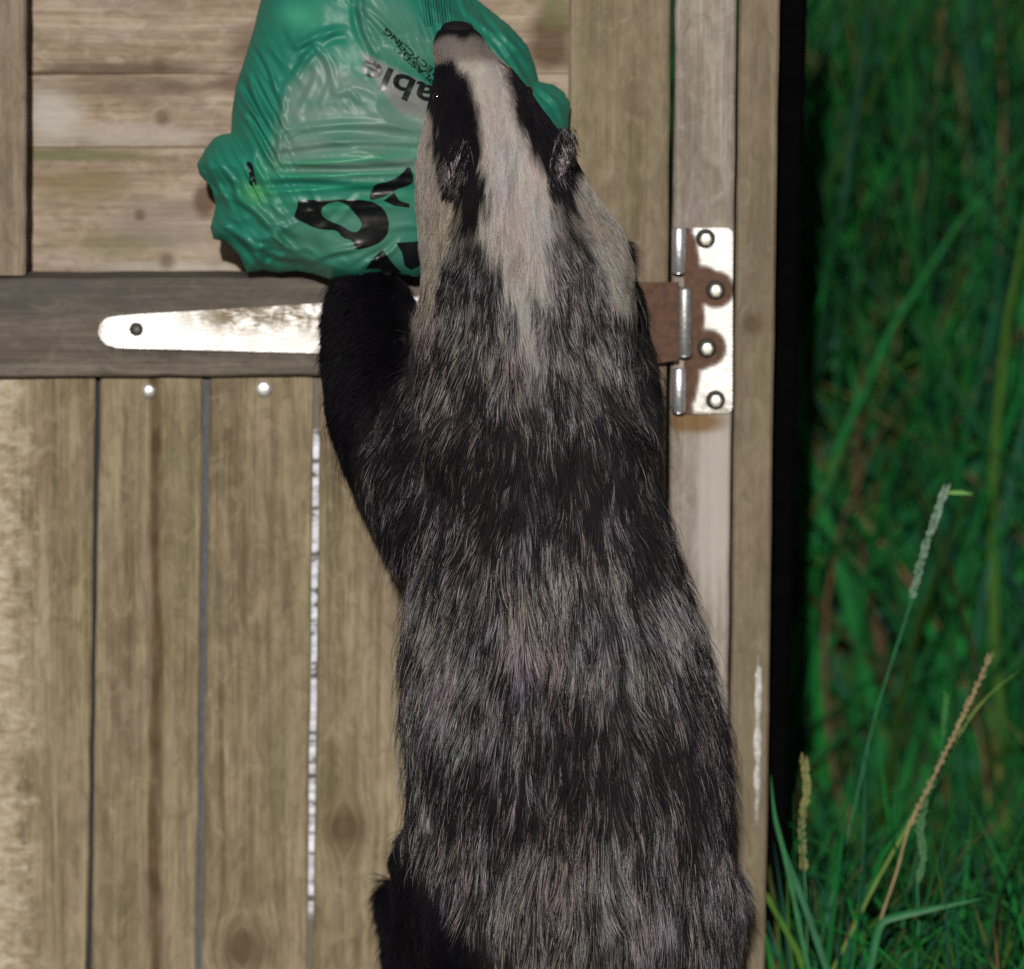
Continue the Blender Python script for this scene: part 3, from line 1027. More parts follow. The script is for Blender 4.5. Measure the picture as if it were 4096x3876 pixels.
# tail
tube(bm, [(A(1065, 1900, -.245), .030), (A(1062, 1960, -.262), .024), (A(1060, 2030, -.262), .016), (A(1058, 2110, -.25), .008)])
tmp = bpy.data.meshes.new('tmp_body')
bm.to_mesh(tmp)
bm.free()
body = bpy.data.objects.new('body', tmp)
COL.objects.link(body)
rm = body.modifiers.new('r', 'REMESH')
rm.mode = 'VOXEL'
rm.voxel_size = 0.0048
sm = body.modifiers.new('s', 'SMOOTH')
sm.factor = 0.5
sm.iterations = 5
dg = bpy.context.evaluated_depsgraph_get()
me = bpy.data.meshes.new_from_object(body.evaluated_get(dg))
body.modifiers.clear()
body.data = me
me.name = 'body'
me.polygons.foreach_set('use_smooth', [True] * len(me.polygons))


# colours of the coat
def srgb(r, g_, b_):
    f = lambda c: ((c / 255 + 0.055) / 1.055) ** 2.4 if c > 10 else c / 255 / 12.92
    return np.array([f(r), f(g_), f(b_)])


STRIPE_L = [(880, 112), (905, 150), (922, 200), (935, 260), (945, 320), (944, 370), (936, 430)]
STRIPE_R = [(1072, 390), (1050, 330), (1020, 280), (996, 220), (980, 160), (970, 112)]
P_STRIPE = STRIPE_L + [(960, 480), (982, 560), (1002, 640), (1016, 745), (1040, 755), (1046, 680), (1050, 560), (1064, 460)] + STRIPE_R
P_LBLACK = [(818, 150), (836, 110)] + STRIPE_L + [(905, 432), (880, 385), (856, 340), (842, 300), (843, 250), (834, 205), (822, 180)]
P_RBLACK = [(968, 96), (1004, 112), (1056, 160), (1100, 212), (1120, 300), (1112, 340), (1102, 372), (1112, 430), (1128, 490), (1098, 450)] + STRIPE_R
P_LCHEEK = [(770, 190), (838, 180), (848, 205), (855, 250), (853, 300), (864, 340), (884, 385), (878, 450), (850, 540), (838, 620), (806, 665), (770, 600)]
P_RCHEEK = [(1085, 205), (1116, 300), (1112, 350), (1106, 380), (1126, 440), (1150, 510), (1185, 570), (1215, 590), (1234, 560), (1240, 480), (1200, 390), (1160, 290)]
P_ARM = [(560, 470), (815, 470), (810, 640), (798, 715), (752, 780), (722, 850), (712, 930), (728, 1010), (560, 1010)]
P_RARM = [(1216, 430), (1330, 430), (1330, 980), (1262, 960), (1246, 800), (1226, 720), (1214, 600)]
P_LLEG = [(640, 1560), (790, 1560), (830, 1660), (890, 1745), (940, 1800), (965, 1876), (990, 2300), (640, 2300)]
P_RLEG = [(1432, 1690), (1520, 1690), (1520, 2300), (1240, 2300), (1290, 1960), (1395, 1850), (1420, 1800)]
P_MUZ = [(815, 40), (960, 40), (990, 108), (880, 114), (842, 114), (826, 150), (815, 150)]
P_NOSE = [(836, 80), (842, 46), (880, 26), (918, 34), (934, 72), (918, 66), (905, 72), (895, 82), (884, 70), (862, 68)]


def blob(x, y, cx, cy, rx, ry):
    return np.exp(-(((x - cx) / rx) ** 2 + ((y - cy) / ry) ** 2))


def coat(x, y, P):
    """d coordinates -> pure colour (n,3), grizzle weight (n), light share (n), hair length (n)"""
    n = len(x)
    wig = (vnoise(np.stack([x / 16, y / 40, 0 * x], -1), 5) - 0.5) * 22 + (vnoise(np.stack([x / 5, y / 22, 0 * x], -1), 6) - 0.5) * 16
    xx = x + wig * np.clip((y - 60) / 250, 0.12, 1.6)
    col = np.tile(np.array([0.035, 0.031, 0.033]), (n, 1))
    grz = np.ones(n)
    light = np.full(n, 0.35)
    light += 0.13 * blob(x, y, 1080, 1690, 300, 120) - 0.16 * blob(x, y, 1180, 1440, 150, 140) - 0.19 * blob(x, y, 1020, 890, 300, 120)
    light += 0.12 * blob(x, y, 1000, 600, 160, 160) - 0.16 * blob(x, y, 1290, 1000, 70, 220) - 0.10 * blob(x, y, 1400, 1450, 60, 250) + 0.12 * blob(x, y, 860, 1250, 90, 120)
    light += 0.14 * blob(x, y, 1060, 1180, 150, 130) - 0.10 * blob(x, y, 890, 1500, 80, 40) + 0.16 * blob(x, y, 1290, 1150, 40, 140)
    light += 0.20 * (vnoise(np.stack([x / 45, y / 70, 0 * x], -1), 9) - 0.5) + 0.14 * (vnoise(np.stack([x / 17, y / 45, 0 * x], -1), 10) - 0.5)
    L = np.interp(y, [40, 110, 200, 320, 430, 560, 760, 1000, 1400, 2000], [.0025, .005, .009, .013, .020, .023, .027, .029, .034, .036])

    def lay(mask, c, gz, lt=None):
        nonlocal col, grz, light
        m_ = mask[:, None]
        col = col * (1 - m_) + np.array(c) * m_
        grz = grz * (1 - mask) + gz * mask
        if lt is not None: light = light * (1 - mask) + lt * mask
    head = np.clip((470 - y) / 90, 0, 1)
    lay(head, (0.34, 0.29, 0.24), 0.3)
    blk = (0.0055, 0.0048, 0.0068)
    lay(soft(xx, y, P_LCHEEK, 12), (0.36, 0.305, 0.235), 0.40, 0.62)
    lay(soft(xx, y, P_RCHEEK, 13), (0.36, 0.325, 0.27), 0.42, 0.62)
    lay(soft(xx, y, P_STRIPE, 13) * np.clip((800 - y) / 200, 0, 1) ** 0.6, (0.47, 0.425, 0.40), np.clip((y - 200) / 900, 0.1, 0.3), 0.75)
    lay(soft(xx, y, P_LBLACK, 6), blk, 0.02)
    lay(soft(xx, y, P_RBLACK, 8), blk, 0.05)
    lay(soft(xx, y, P_MUZ, 5), (0.20, 0.172, 0.16), 0.05)
    lay(soft(x, y, P_NOSE, 4), (0.008, 0.008, 0.009), 0)
    lay(soft(xx, y, P_ARM, 26), blk, 0.08, 0.12)
    lay(soft(xx, y, P_RARM, 20), blk, 0.12, 0.15)
    lay(soft(xx, y, P_LLEG, 26), blk, 0.06, 0.1)
    lay(soft(xx, y, P_RLEG, 20), blk, 0.06, 0.1)
    lay(0.9 * np.clip(1.3 * blob(x, y, 1055, 1862, 55, 48), 0, 1), (0.40, 0.30, 0.14), 0.3, 0.8)
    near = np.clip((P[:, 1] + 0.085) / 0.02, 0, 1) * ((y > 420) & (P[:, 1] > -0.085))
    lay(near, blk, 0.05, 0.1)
    dark = np.maximum.reduce([soft(x, y, P_ARM, 20), soft(x, y, P_LLEG, 20), soft(x, y, P_RLEG, 20)])
    L = L * (1 - 0.25 * dark) * (1 - 0.42 * soft(x, y, P_LLEG, 20))
    return col, np.clip(grz, 0, 1), np.clip(light, 0.04, 0.95), L


nv = len(me.vertices)
VP = np.empty(nv * 3)
me.vertices.foreach_get('co', VP)
VP = VP.reshape(-1, 3)
VN = np.empty(nv * 3)
me.vertices.foreach_get('normal', VN)
VN = VN.reshape(-1, 3)
xd, yd = to_d(VP)
bc, bg_, bl_, _ = coat(xd, yd, VP)
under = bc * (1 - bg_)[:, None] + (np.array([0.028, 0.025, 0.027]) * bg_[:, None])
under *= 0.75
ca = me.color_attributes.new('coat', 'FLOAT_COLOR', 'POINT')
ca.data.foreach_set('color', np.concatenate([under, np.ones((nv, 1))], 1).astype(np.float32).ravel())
m, nt_, pb = new_mat('underfur')
b = NB(nt_)
an = b.n('ShaderNodeAttribute', attribute_name='coat')
b.link(an.outputs['Color'], pb.inputs['Base Color'])
pb.inputs['Roughness'].default_value = 0.9
pb.inputs['Specular IOR Level'].default_value = 0.1
me.materials.clear()
me.materials.append(m)
# recentre the body mesh on its root
off = Vector(badger.location)
me.transform(Matrix.Translation(-off))
body.parent = badger
body.location = (0, 0, 0)

# ---- fur
me.calc_loop_triangles()
nt3 = len(me.loop_triangles)
TI = np.empty(nt3 * 3, dtype=np.int32)
me.loop_triangles.foreach_get('vertices', TI)
TI = TI.reshape(-1, 3)


def fur(count):
    a, b2, c = VP[TI[:, 0]], VP[TI[:, 1]], VP[TI[:, 2]]
    cr = np.cross(b2 - a, c - a)
    area = np.linalg.norm(cr, axis=1) / 2
    fn = cr / np.maximum(2 * area, 1e-12)[:, None]
    mid = (a + b2 + c) / 3
    mx, my = to_d(mid)
    wgt = area * np.where(fn[:, 1] < 0.35, 1.0, 0.35) * np.interp(my, [60, 450, 800], [3.2, 1.7, 1.0])
    wgt *= np.where(mid[:, 2] < 0.10, 0.3, 1.0)
    tri = RNG.choice(len(area), count, p=wgt / wgt.sum())
    r1, r2 = np.sqrt(RNG.random(count)), RNG.random(count)
    w0, w1, w2 = 1 - r1, r1 * (1 - r2), r1 * r2
    def bary(A_): return A_[TI[tri, 0]] * w0[:, None] + A_[TI[tri, 1]] * w1[:, None] + A_[TI[tri, 2]] * w2[:, None]
    P = bary(VP)
    N = bary(VN)
    N /= np.linalg.norm(N, axis=1)[:, None]
    x, y = to_d(P)
    col, grz, light, L = coat(x, y, P)
    # lie of the coat: from the nose towards the tail, spreading away from the spine
    cxl = np.interp(y, [s_[0] for s_ in ST][::-1], [(s_[1] + s_[2]) / 2 for s_ in ST][::-1])
    hw = np.interp(y, [s_[0] for s_ in ST][::-1], [(s_[2] - s_[1]) / 2 for s_ in ST][::-1])
    side = np.clip((x - cxl) / hw, -1.5, 1.5)
    spread = np.interp(y, [60, 300, 430, 600, 800, 1000, 1500, 1800], [0.1, 0.2, 0.45, 0.5, 0.4, 0.28, 0.3, 0.22])
    n1 = vnoise(P * np.array([28, 28, 20]), 21) - 0.5
    n2 = vnoise(P * np.array([90, 90, 45]), 22) - 0.5
    D = np.stack([side * spread + 0.55 * n1 + 0.4 * n2, np.full(count, -0.02), np.full(count, -1.0)], -1)
    tail = blob(x, y, 1055, 1900, 60, 90) * (P[:, 1] < -0.25)
    D -= N * (D * N).sum(1)[:, None]
    D /= np.maximum(np.linalg.norm(D, axis=1), 1e-6)[:, None]
    B = np.cross(N, D)
    L = L * RNG.uniform(0.65, 1.2, count) * (1 + 0.3 * (vnoise(P * 60, 31) - 0.5))
    lift = np.interp(y, [60, 200, 450, 900], [0.16, 0.2, 0.30, 0.36]) + 0.22 * (vnoise(P * np.array([110, 110, 45]), 23) - 0.5) + RNG.normal(0, 0.06, count)
    guard = (RNG.random(count) < 0.025) & (y > 520)
    lift = np.clip(lift, 0.06, 0.8) + guard * RNG.uniform(0.1, 0.45, count)
    L = L * (1 + 0.35 * guard)
    edge = np.clip(1 - np.abs(N[:, 1]) * 2.2, 0, 1) * (y > 560)
    lift = lift + 0.13 * edge * RNG.random(count)
    sway = RNG.normal(0, 0.06, count) + 0.5 * (vnoise(P * np.array([160, 160, 60]), 24) - 0.5)
    npt = 6
    T = np.linspace(0, 1, npt)
    pts = np.empty((count, npt, 3))
    droop = 0.55 * lift
    for k, t in enumerate(T):
        pts[:, k] = P + D * (L * t)[:, None] + N * (L * (lift * t - droop * t * t) - 0.0004)[:, None] + B * (L * sway * t * t)[:, None]
    # tufts: tips drawn towards a common place
    cell = np.floor(np.stack([P[:, 0] / 0.0062, P[:, 1] / 0.0062, P[:, 2] / 0.010], -1) + vnoise(P * 80, 41)[:, None]).astype(np.int64)
    key = cell[:, 0] * 73856093 ^ cell[:, 1] * 19349663 ^ cell[:, 2] * 83492791
    _, inv = np.unique(key, return_inverse=True)
    cnt = np.bincount(inv)
    tipc = np.stack([np.bincount(inv, pts[:, -1, k]) for k in range(3)], -1) / cnt[:, None]
    pull = (0.5 * np.clip((y - 200) / 400, 0, 1) * RNG.uniform(0.4, 1.0, count))
    for k, t in enumerate(T):
        pts[:, k] += (tipc[inv] - pts[:, -1 if False else k] - (pts[:, -1] - pts[:, k]))* (pull * t * t)[:, None] if k < npt - 1 else 0
    pts[:, -1] += (tipc[inv] - pts[:, -1]) * pull[:, None]
    # colour along the hair: pale root, dark band, pale or dark tip
    tuft = RNG.random(len(cnt))[inv]
    streak = vnoise(np.stack([x / 5 + side * 6, y / 60, 0 * x], -1), 51) * 0.28 + vnoise(np.stack([x / 2.5 + side * 6, y / 35, 0 * x], -1), 52) * 0.2 + tuft * 0.16 + RNG.random(count) * 0.44
    pale = np.clip((light * 1.0 - streak + 0.05) * 4 + 0.5, 0, 1)
    bright = RNG.uniform(0.55, 1.35, count)
    vs1 = vnoise(np.stack([x / 5 + side * 4, y / 45, 0 * x], -1), 71) * 0.7 + tuft * 0.3
    tint = 1 + (np.stack([vnoise(P * np.array([55, 55, 30]), 61), vnoise(P * np.array([55, 55, 30]), 62), vnoise(P * np.array([55, 55, 30]), 63)], -1) - 0.5) * np.array([0.22, 0.18, 0.30]) + RNG.normal(0, 0.05, (count, 3))
    tint = np.clip(tint, 0.6, 1.5)
    dark = np.array([0.012, 0.0105, 0.0125])
    tipc_ = np.array([0.315, 0.285, 0.292])
    C = np.empty((count, npt, 4))
    C[..., 3] = 1
    for k, t in enumerate(T):
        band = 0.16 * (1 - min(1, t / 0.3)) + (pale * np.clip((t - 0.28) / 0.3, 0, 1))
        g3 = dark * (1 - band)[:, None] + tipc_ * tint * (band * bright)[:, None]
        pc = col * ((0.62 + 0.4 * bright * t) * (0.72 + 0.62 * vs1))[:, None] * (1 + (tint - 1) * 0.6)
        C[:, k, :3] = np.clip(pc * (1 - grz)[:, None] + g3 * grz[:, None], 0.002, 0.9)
    R = np.interp(y, [60, 300, 500, 900], [0.00013, 0.00015, 0.00017, 0.00019])[:, None] * np.array([1.0, 1.0, 0.95, 0.8, 0.55, 0.12])[None, :]
    hc = bpy.data.hair_curves.new('fur')
    hc.add_curves([npt] * count)
    loc = np.array(badger.location)
    hc.points.foreach_set('position', (pts - loc).astype(np.float32).ravel())
    ra = hc.attributes.get('radius') or hc.attributes.new('radius', 'FLOAT', 'POINT')
    ra.data.foreach_set('value', R.astype(np.float32).ravel())
    cc = hc.attributes.new('hair_colour', 'FLOAT_COLOR', 'POINT')
    cc.data.foreach_set('color', C.astype(np.float32).ravel())
    m, nt_, pb = new_mat('fur')
    b = NB(nt_)
    an = b.n('ShaderNodeAttribute', attribute_name='hair_colour')
    b.link(an.outputs['Color'], pb.inputs['Base Color'])
    pb.inputs['Roughness'].default_value = 0.55
    pb.inputs['Specular IOR Level'].default_value = 0.07
    hc.materials.append(m)
    o = bpy.data.objects.new('fur', hc)
    COL.objects.link(o)
    o.parent = badger
    return o


fur(330000)


# ---- ears, eyes, nose
def ear(cx, cy, Y, length, width, roll, yaw, mat):
    """a short rounded cup"""
    V, F = [], []
    nu, nw = 9, 13
    for shell in (0, 1):
        for i in range(nu):
            t = i / (nu - 1)
            wv = width * (math.sin(math.pi * (0.12 + 0.80 * t)) ** 0.7) * 0.5
            for k in range(nw):
                s_ = -1 + 2 * k / (nw - 1)
                depth = 0.55 * width * (1 - s_ * s_) * (1 - 0.5 * t) - 0.002 * shell
                rim = 0.0015 * (1 - abs(s_) ** 4) * shell
                V.append(Vector((wv * s_, depth - rim, -length * (t - 0.5) + 0.0 * s_)))
    R_ = Matrix.Rotation(math.radians(yaw), 3, 'Z') @ Matrix.Rotation(math.radians(roll), 3, 'Y')
    c = atd(cx, cy, Y)
    V = [R_ @ v + c for v in V]
    q = nu * nw
    for i in range(nu - 1):
        for k in range(nw - 1):
            a = i * nw + k
            F.append((a, a + 1, a + nw + 1, a + nw))
            F.append((q + a, q + a + nw, q + a + nw + 1, q + a + 1))
    for i in range(nu - 1):
        for k in (0, nw - 1):
            a = i * nw + k
            F.append((a, a + nw, q + a + nw, q + a))
    for k in range(nw - 1):
        for i in (0, nu - 1):
            a = i * nw + k
            F.append((a, a + 1, q + a + 1, q + a))
    return mesh_obj('ear', V, F, mat, badger, True)


def ear_mat():
    m, nt, pb = new_mat('ear_skin')
    b = NB(nt)
    tc = b.n('ShaderNodeTexCoord')
    nz = b.noise(b.vmath('MULTIPLY', tc.outputs['Object'], (1, 1, 0.35)), 420, 4, 0.65, 0.4)
    col = b.ramp(nz, [(0.36, (0.014, 0.012, 0.015)), (0.48, (0.10, 0.08, 0.085)), (0.60, (0.34, 0.29, 0.31))])
    b.link(col, pb.inputs['Base Color'])
    pb.inputs['Roughness'].default_value = 0.75
    bp = b.n('ShaderNodeBump')
    bp.inputs['Strength'].default_value = 0.8
    bp.inputs['Distance'].default_value = 0.002
    b.link(nz, bp.inputs['Height'])
    b.link(bp.outputs[0], pb.inputs['Normal'])
    return m


EM = ear_mat()


def ear_hair(e, outward, count=1000):
    """short pale and dark hair growing on and round one ear"""
    me = e.data
    o_ = np.array(world_loc(e))
    V = np.array([v.co for v in me.vertices]) + o_
    N = np.array([v.normal for v in me.vertices])
    nn_ = len(V)
    q_ = np.arange(nn_) % 117
    k_ = np.abs(q_ % 13 - 6)
    i_ = q_ // 13
    wt = np.where(k_ >= 5, 1.0, 0.10) + np.where(i_ >= 7, 0.6, 0) + np.where(i_ <= 1, 0.4, 0)
    pick = RNG.choice(nn_, count, p=wt / wt.sum())
    P = V[pick] + RNG.normal(0, 0.0014, (count, 3))
    D = np.stack([RNG.normal(outward * 0.35, 0.35, count), RNG.normal(-0.45, 0.2, count), RNG.normal(-0.9, 0.25, count)], -1)
    D /= np.linalg.norm(D, axis=1)[:, None]
    L = RNG.uniform(0.003, 0.010, count)
    npt = 4
    T = np.linspace(0, 1, npt)
    pts = P[:, None] + D[:, None] * (L[:, None] * T)[..., None] + np.array([0, 0, -1.0]) * (0.25 * L[:, None] * T ** 2)[..., None]
    pn = vnoise(P * 170, 81)
    c = np.where((pn + RNG.normal(0, 0.15, count) > 0.66)[:, None], np.array([0.13, 0.11, 0.118]), np.array([0.012, 0.010, 0.013])) * RNG.uniform(0.6, 1.2, (count, 1))
    hc = bpy.data.hair_curves.new('ear_fur')
    hc.add_curves([npt] * count)
    hc.points.foreach_set('position', (pts - o_).astype(np.float32).ravel())
    ra = hc.attributes.get('radius') or hc.attributes.new('radius', 'FLOAT', 'POINT')
    ra.data.foreach_set('value', np.tile(np.array([0.00018, 0.00018, 0.00014, 0.00004], np.float32), count))
    cc = hc.attributes.new('hair_colour', 'FLOAT_COLOR', 'POINT')
    C = np.ones((count, npt, 4)); C[..., :3] = c[:, None]
    cc.data.foreach_set('color', C.astype(np.float32).ravel())
    hc.materials.append(bpy.data.materials['fur'])
    o = bpy.data.objects.new('ear_fur', hc)
    COL.objects.link(o)
    o.parent = e


for args, sgn in (((884, 322, -.198, .038, .018, 14, -22, EM), -1), ((1086, 302, -.187, .040, .018, 18, 30, EM), 1)):
    ear_hair(ear(*args), sgn)
EYE = simple('eye_dark', (0.01, 0.007, 0.004), 0.08, 0.6, 0, 0.1)


def ball(name, c, r, sc, mat, parent, seg=12):
    bm = bmesh.new()
    bmesh.ops.create_uvsphere(bm, u_segments=seg, v_segments=8, radius=r)
    V = [(v.co.x * sc[0] + c.x, v.co.y * sc[1] + c.y, v.co.z * sc[2] + c.z) for v in bm.verts]
    F = [[v.index for v in f.verts] for f in bm.faces]
    bm.free()
    return mesh_obj(name, V, F, mat, parent, True)


ball('eye', atd(846, 188, -.158), .0036, (1, 1, 1.1), EYE, badger)
ball('eye', atd(1022, 178, -.138), .0042, (1, 1, 1.1), EYE, badger)
ball('nose', atd(885, 56, -.128), .0115, (1.15, 1.35, 0.55), simple('nose_skin', (0.010, 0.009, 0.010), 0.7, 0.15, 0, 0.3, 700, 0.8), badger, 18)

# ------------------------------------------------------------------ grass
def grass_colour(n):
    pal = np.array([[0.007, 0.15, 0.026], [0.010, 0.20, 0.026], [0.010, 0.115, 0.046], [0.022, 0.125, 0.075], [0.060, 0.17, 0.018], [0.13, 0.14, 0.03], [0.20, 0.12, 0.06]])
    pr = np.array([0.32, 0.24, 0.20, 0.08, 0.08, 0.045, 0.035])
    c = pal[RNG.choice(len(pal), n, p=pr)]
    return c * RNG.uniform(0.16, 0.95, (n, 1)) * np.array([1.0, 0.88, 1.0])


def blades(B, H, W, lean, az, face, colr, curl, seg=4):
    """arrays of blades -> verts, faces, colours"""
    n = len(B)
    T = np.linspace(0, 1, seg + 1)
    V = np.empty((n, seg + 1, 2, 3))
    ax = np.stack([np.cos(az), np.sin(az), 0 * az], -1)
    fx = np.stack([np.cos(face), np.sin(face), 0 * face], -1)
    for k, t in enumerate(T):
        bend = lean * t + curl * t ** 3
        p = B + ax * (H * bend)[:, None]
        p[:, 2] = B[:, 2] + H * (t - 0.35 * np.clip(curl, 0, None) * t ** 4)
        wv = W * (1 - t) ** 0.55 * (0.55 + 0.45 * min(1, t * 5)) * 0.5 + 0.0002
        V[:, k, 0] = p - fx * wv[:, None]
        V[:, k, 1] = p + fx * wv[:, None]
    idx = np.arange(n)[:, None] * (2 * (seg + 1))
    F = []
    for k in range(seg):
        F.append(np.stack([idx[:, 0] + 2 * k, idx[:, 0] + 2 * k + 1, idx[:, 0] + 2 * k + 3, idx[:, 0] + 2 * k + 2], -1))
    F = np.concatenate(F)
    C = np.repeat(colr, 2 * (seg + 1), axis=0)
    return V.reshape(-1, 3), F, C


def np_mesh(name, V, F, C, mat, attr):
    me = bpy.data.meshes.new(name)
    me.vertices.add(len(V))
    me.vertices.foreach_set('co', V.astype(np.float32).ravel())
    me.loops.add(F.size)
    me.loops.foreach_set('vertex_index', F.astype(np.int32).ravel())
    me.polygons.add(len(F))
    me.polygons.foreach_set('loop_start', np.arange(0, F.size, F.shape[1], dtype=np.int32))
    me.polygons.foreach_set('loop_total', np.full(len(F), F.shape[1], dtype=np.int32))
    me.update(calc_edges=True)
    me.polygons.foreach_set('use_smooth', np.ones(len(F), dtype=bool))
    ca = me.color_attributes.new(attr, 'FLOAT_COLOR', 'POINT')
    ca.data.foreach_set('color', np.concatenate([C, np.ones((len(C), 1))], 1).astype(np.float32).ravel())
    me.materials.append(mat)
    o = bpy.data.objects.new(name, me)
    COL.objects.link(o)
    return o


def leaf_mat(name='blade'):
    m, nt, pb = new_mat(name)
    b = NB(nt)
    an = b.n('ShaderNodeAttribute', attribute_name='leaf')
    tc = b.n('ShaderNodeTexCoord').outputs['Object']
    nz = b.noise(tc, 40, 3, 0.6)
    c = b.mix(b.ramp(nz, [(0.35, 0.0), (0.7, 0.45)]), an.outputs['Color'], (0.02, 0.05, 0.02))
    b.link(c, pb.inputs['Base Color'])
    pb.inputs['Roughness'].default_value = 0.65
    pb.inputs['Specular IOR Level'].default_value = 0.06
    return m


LEAF = leaf_mat()
def az_away(n, left=0.5):
    """headings that lean along or away from the gate, never through it"""
    a = np.abs(RNG.normal(0.0, 0.7, n))
    return np.where(RNG.random(n) < left, math.pi - a, a)


sets = []
n = 11000                                        # shorter grass round the post and on into the field
yy = 0.02 + 11.0 * RNG.random(n) ** 2.0
f0, f1 = 0.0245 * (7.9 + yy) - 0.03, 0.0512 * (7.9 + yy) + 0.25
xx = f0 + (f1 - f0) * RNG.random(n)
xx = np.where(yy < 0.16, np.maximum(xx, 0.238), xx)
H = RNG.uniform(0.07, 0.20, n) + 0.16 * RNG.random(n) ** 4
W = RNG.uniform(0.003, 0.0085, n)
sets.append(blades(np.stack([xx, yy, 0 * xx - 0.005], -1), H, W, RNG.uniform(0.0, 0.4, n), az_away(n, 0.42), RNG.normal(0, 0.6, n), grass_colour(n), RNG.uniform(-0.1, 0.6, n)))
n = 11500                                         # tall rank growth a little way behind
yy = 0.62 + 1.4 * RNG.random(n)
f0, f1 = 0.0245 * (7.9 + yy) - 0.16, 0.0512 * (7.9 + yy) + 0.40
xx = f0 + (f1 - f0) * RNG.random(n)
H = 0.18 + 0.85 * RNG.random(n) ** 0.9
W = RNG.uniform(0.005, 0.014, n)
sets.append(blades(np.stack([xx, yy, 0 * xx - 0.005], -1), H, W, RNG.uniform(0.0, 0.5, n), az_away(n), RNG.normal(0, 0.8, n), grass_colour(n), RNG.uniform(-0.4, 1.1, n), 8))
n = 9000
yy = 0.9 + 12 * RNG.random(n) ** 1.3
xx = RNG.uniform(-2.0, 4.5, n)
sets.append(blades(np.stack([xx, yy, 0 * xx - 0.005], -1), RNG.uniform(0.2, 0.7, n), RNG.uniform(0.006, 0.014, n), RNG.uniform(0, 0.4, n), az_away(n), RNG.normal(0, 0.7, n), grass_colour(n), RNG.uniform(-0.1, 0.5, n)))
Vg, Fg, Cg, o_ = [], [], [], 0
for V_, F_, C_ in sets:
    Vg.append(V_); Fg.append(F_ + o_); Cg.append(C_); o_ += len(V_)
gr = np_mesh('grass', np.concatenate(Vg), np.concatenate(Fg), np.concatenate(Cg), LEAF, 'leaf')
tag(gr, 'mass of long dark green grass growing beside and behind the gate', 'grass', kind='stuff')

# single stalks and blades that stand out of the grass
STALKG = 'grass stalks standing out of the long grass'


def curve_pts(pts, Ys, n):
    P = [atd(x, y, Y) for (x, y), Y in zip(pts, Ys)]
    out = []
    for i in range(n + 1):
        t = i / n * (len(P) - 1)
        k = min(int(t), len(P) - 2)
        f = t - k
        a = P[max(k - 1, 0)]; b2 = P[k]; c = P[k + 1]; d = P[min(k + 2, len(P) - 1)]
        out.append(0.5 * ((2 * b2) + (c - a) * f + (2 * a - 5 * b2 + 4 * c - d) * f * f + (3 * b2 - a - 3 * c + d) * f ** 3))
    return out


def stem_mesh(name, P, r0, r1, mat, parent, seg=6):
    bm = bmesh.new()
    rings = []
    for i, p in enumerate(P):
        r = r0 + (r1 - r0) * i / (len(P) - 1)
        rings.append([bm.verts.new(p + Vector((math.cos(2 * math.pi * k / seg) * r, math.sin(2 * math.pi * k / seg) * r, 0))) for k in range(seg)])
    for i in range(len(rings) - 1):
        for k in range(seg):
            bm.faces.new((rings[i][k], rings[i][(k + 1) % seg], rings[i + 1][(k + 1) % seg], rings[i + 1][k]))
    bm.verts.index_update()
    V = [v.co.copy() for v in bm.verts]; F = [[v.index for v in f.verts] for f in bm.faces]
    bm.free()
    return mesh_obj(name, V, F, mat, parent, True)


def spike_mesh(name, P, size, mat, parent):
    """an ear of seeds: small husks lying along the stalk in alternating rows"""
    V, F = [], []
    n = len(P)
    for i in range(n - 1):
        d = (P[i + 1] - P[i])
        L = max(d.length, 1e-5)
        d.normalize()
        sd = d.cross(Vector((0, -1, 0))).normalized()
        for s_ in (-1, 1):
            tip = P[i] + d * size * 2.2 + sd * s_ * size * random.uniform(0.1, 0.95) + d * size * random.uniform(-0.7, 0.9) + Vector((0, random.uniform(-.4, .4) * size, 0))
            root = P[i] + sd * s_ * size * 0.1
            mid_ = (root + tip) / 2 + sd * s_ * size * 0.25
            q = len(V)
            o1 = d.cross(sd) * size * 0.35
            V += [root, mid_ + o1, tip, mid_ - o1, mid_ + sd * s_ * size * 0.28, mid_ - sd * s_ * size * 0.3]
            F += [(q, q + 1, q + 4), (q, q + 4, q + 3), (q + 2, q + 4, q + 1), (q + 2, q + 3, q + 4), (q, q + 5, q + 1), (q, q + 3, q + 5), (q + 2, q + 1, q + 5), (q + 2, q + 5, q + 3)]
    return mesh_obj(name, V, F, mat, parent)


def to_ground(pts, Ys):
    """last point runs on down to the ground"""
    p = atd(pts[-1][0], pts[-1][1], Ys[-1])
    q = atd(pts[-2][0], pts[-2][1], Ys[-2])
    d = p - q
    t = p.z / -d.z if d.z < 0 else 0
    g_ = p + d * t
    return g_ if d.z < 0 else Vector((p.x, p.y, 0))


def stalk(label, head, stem, Yh, Ys, hc, scol, hs=0.0032, r=0.0011, blade=None):
    base = to_ground(stem, [Ys] * len(stem))
    t = empty('grass_stalk', (base.x, base.y, 0))
    tag(t, label, 'grass stalk', STALKG)
    hm = simple('husk', hc, 0.7, 0.2, 0, 0.35, 300)
    smt = simple('stalk_green', scol, 0.55, 0.3, 0, 0.25, 60)
    P = curve_pts(head + stem, [Yh] * len(head) + [Ys] * len(stem), 40) + [base.copy()]
    stem_mesh('stem', P, r * 0.6, r * 1.1, smt, t)
    spike_mesh('seed_head', curve_pts(head, [Yh] * len(head), 26)[::-1], hs, hm, t)
    if blade: leaf(blade[0], blade[1], blade[2], blade[3], t)
    return t


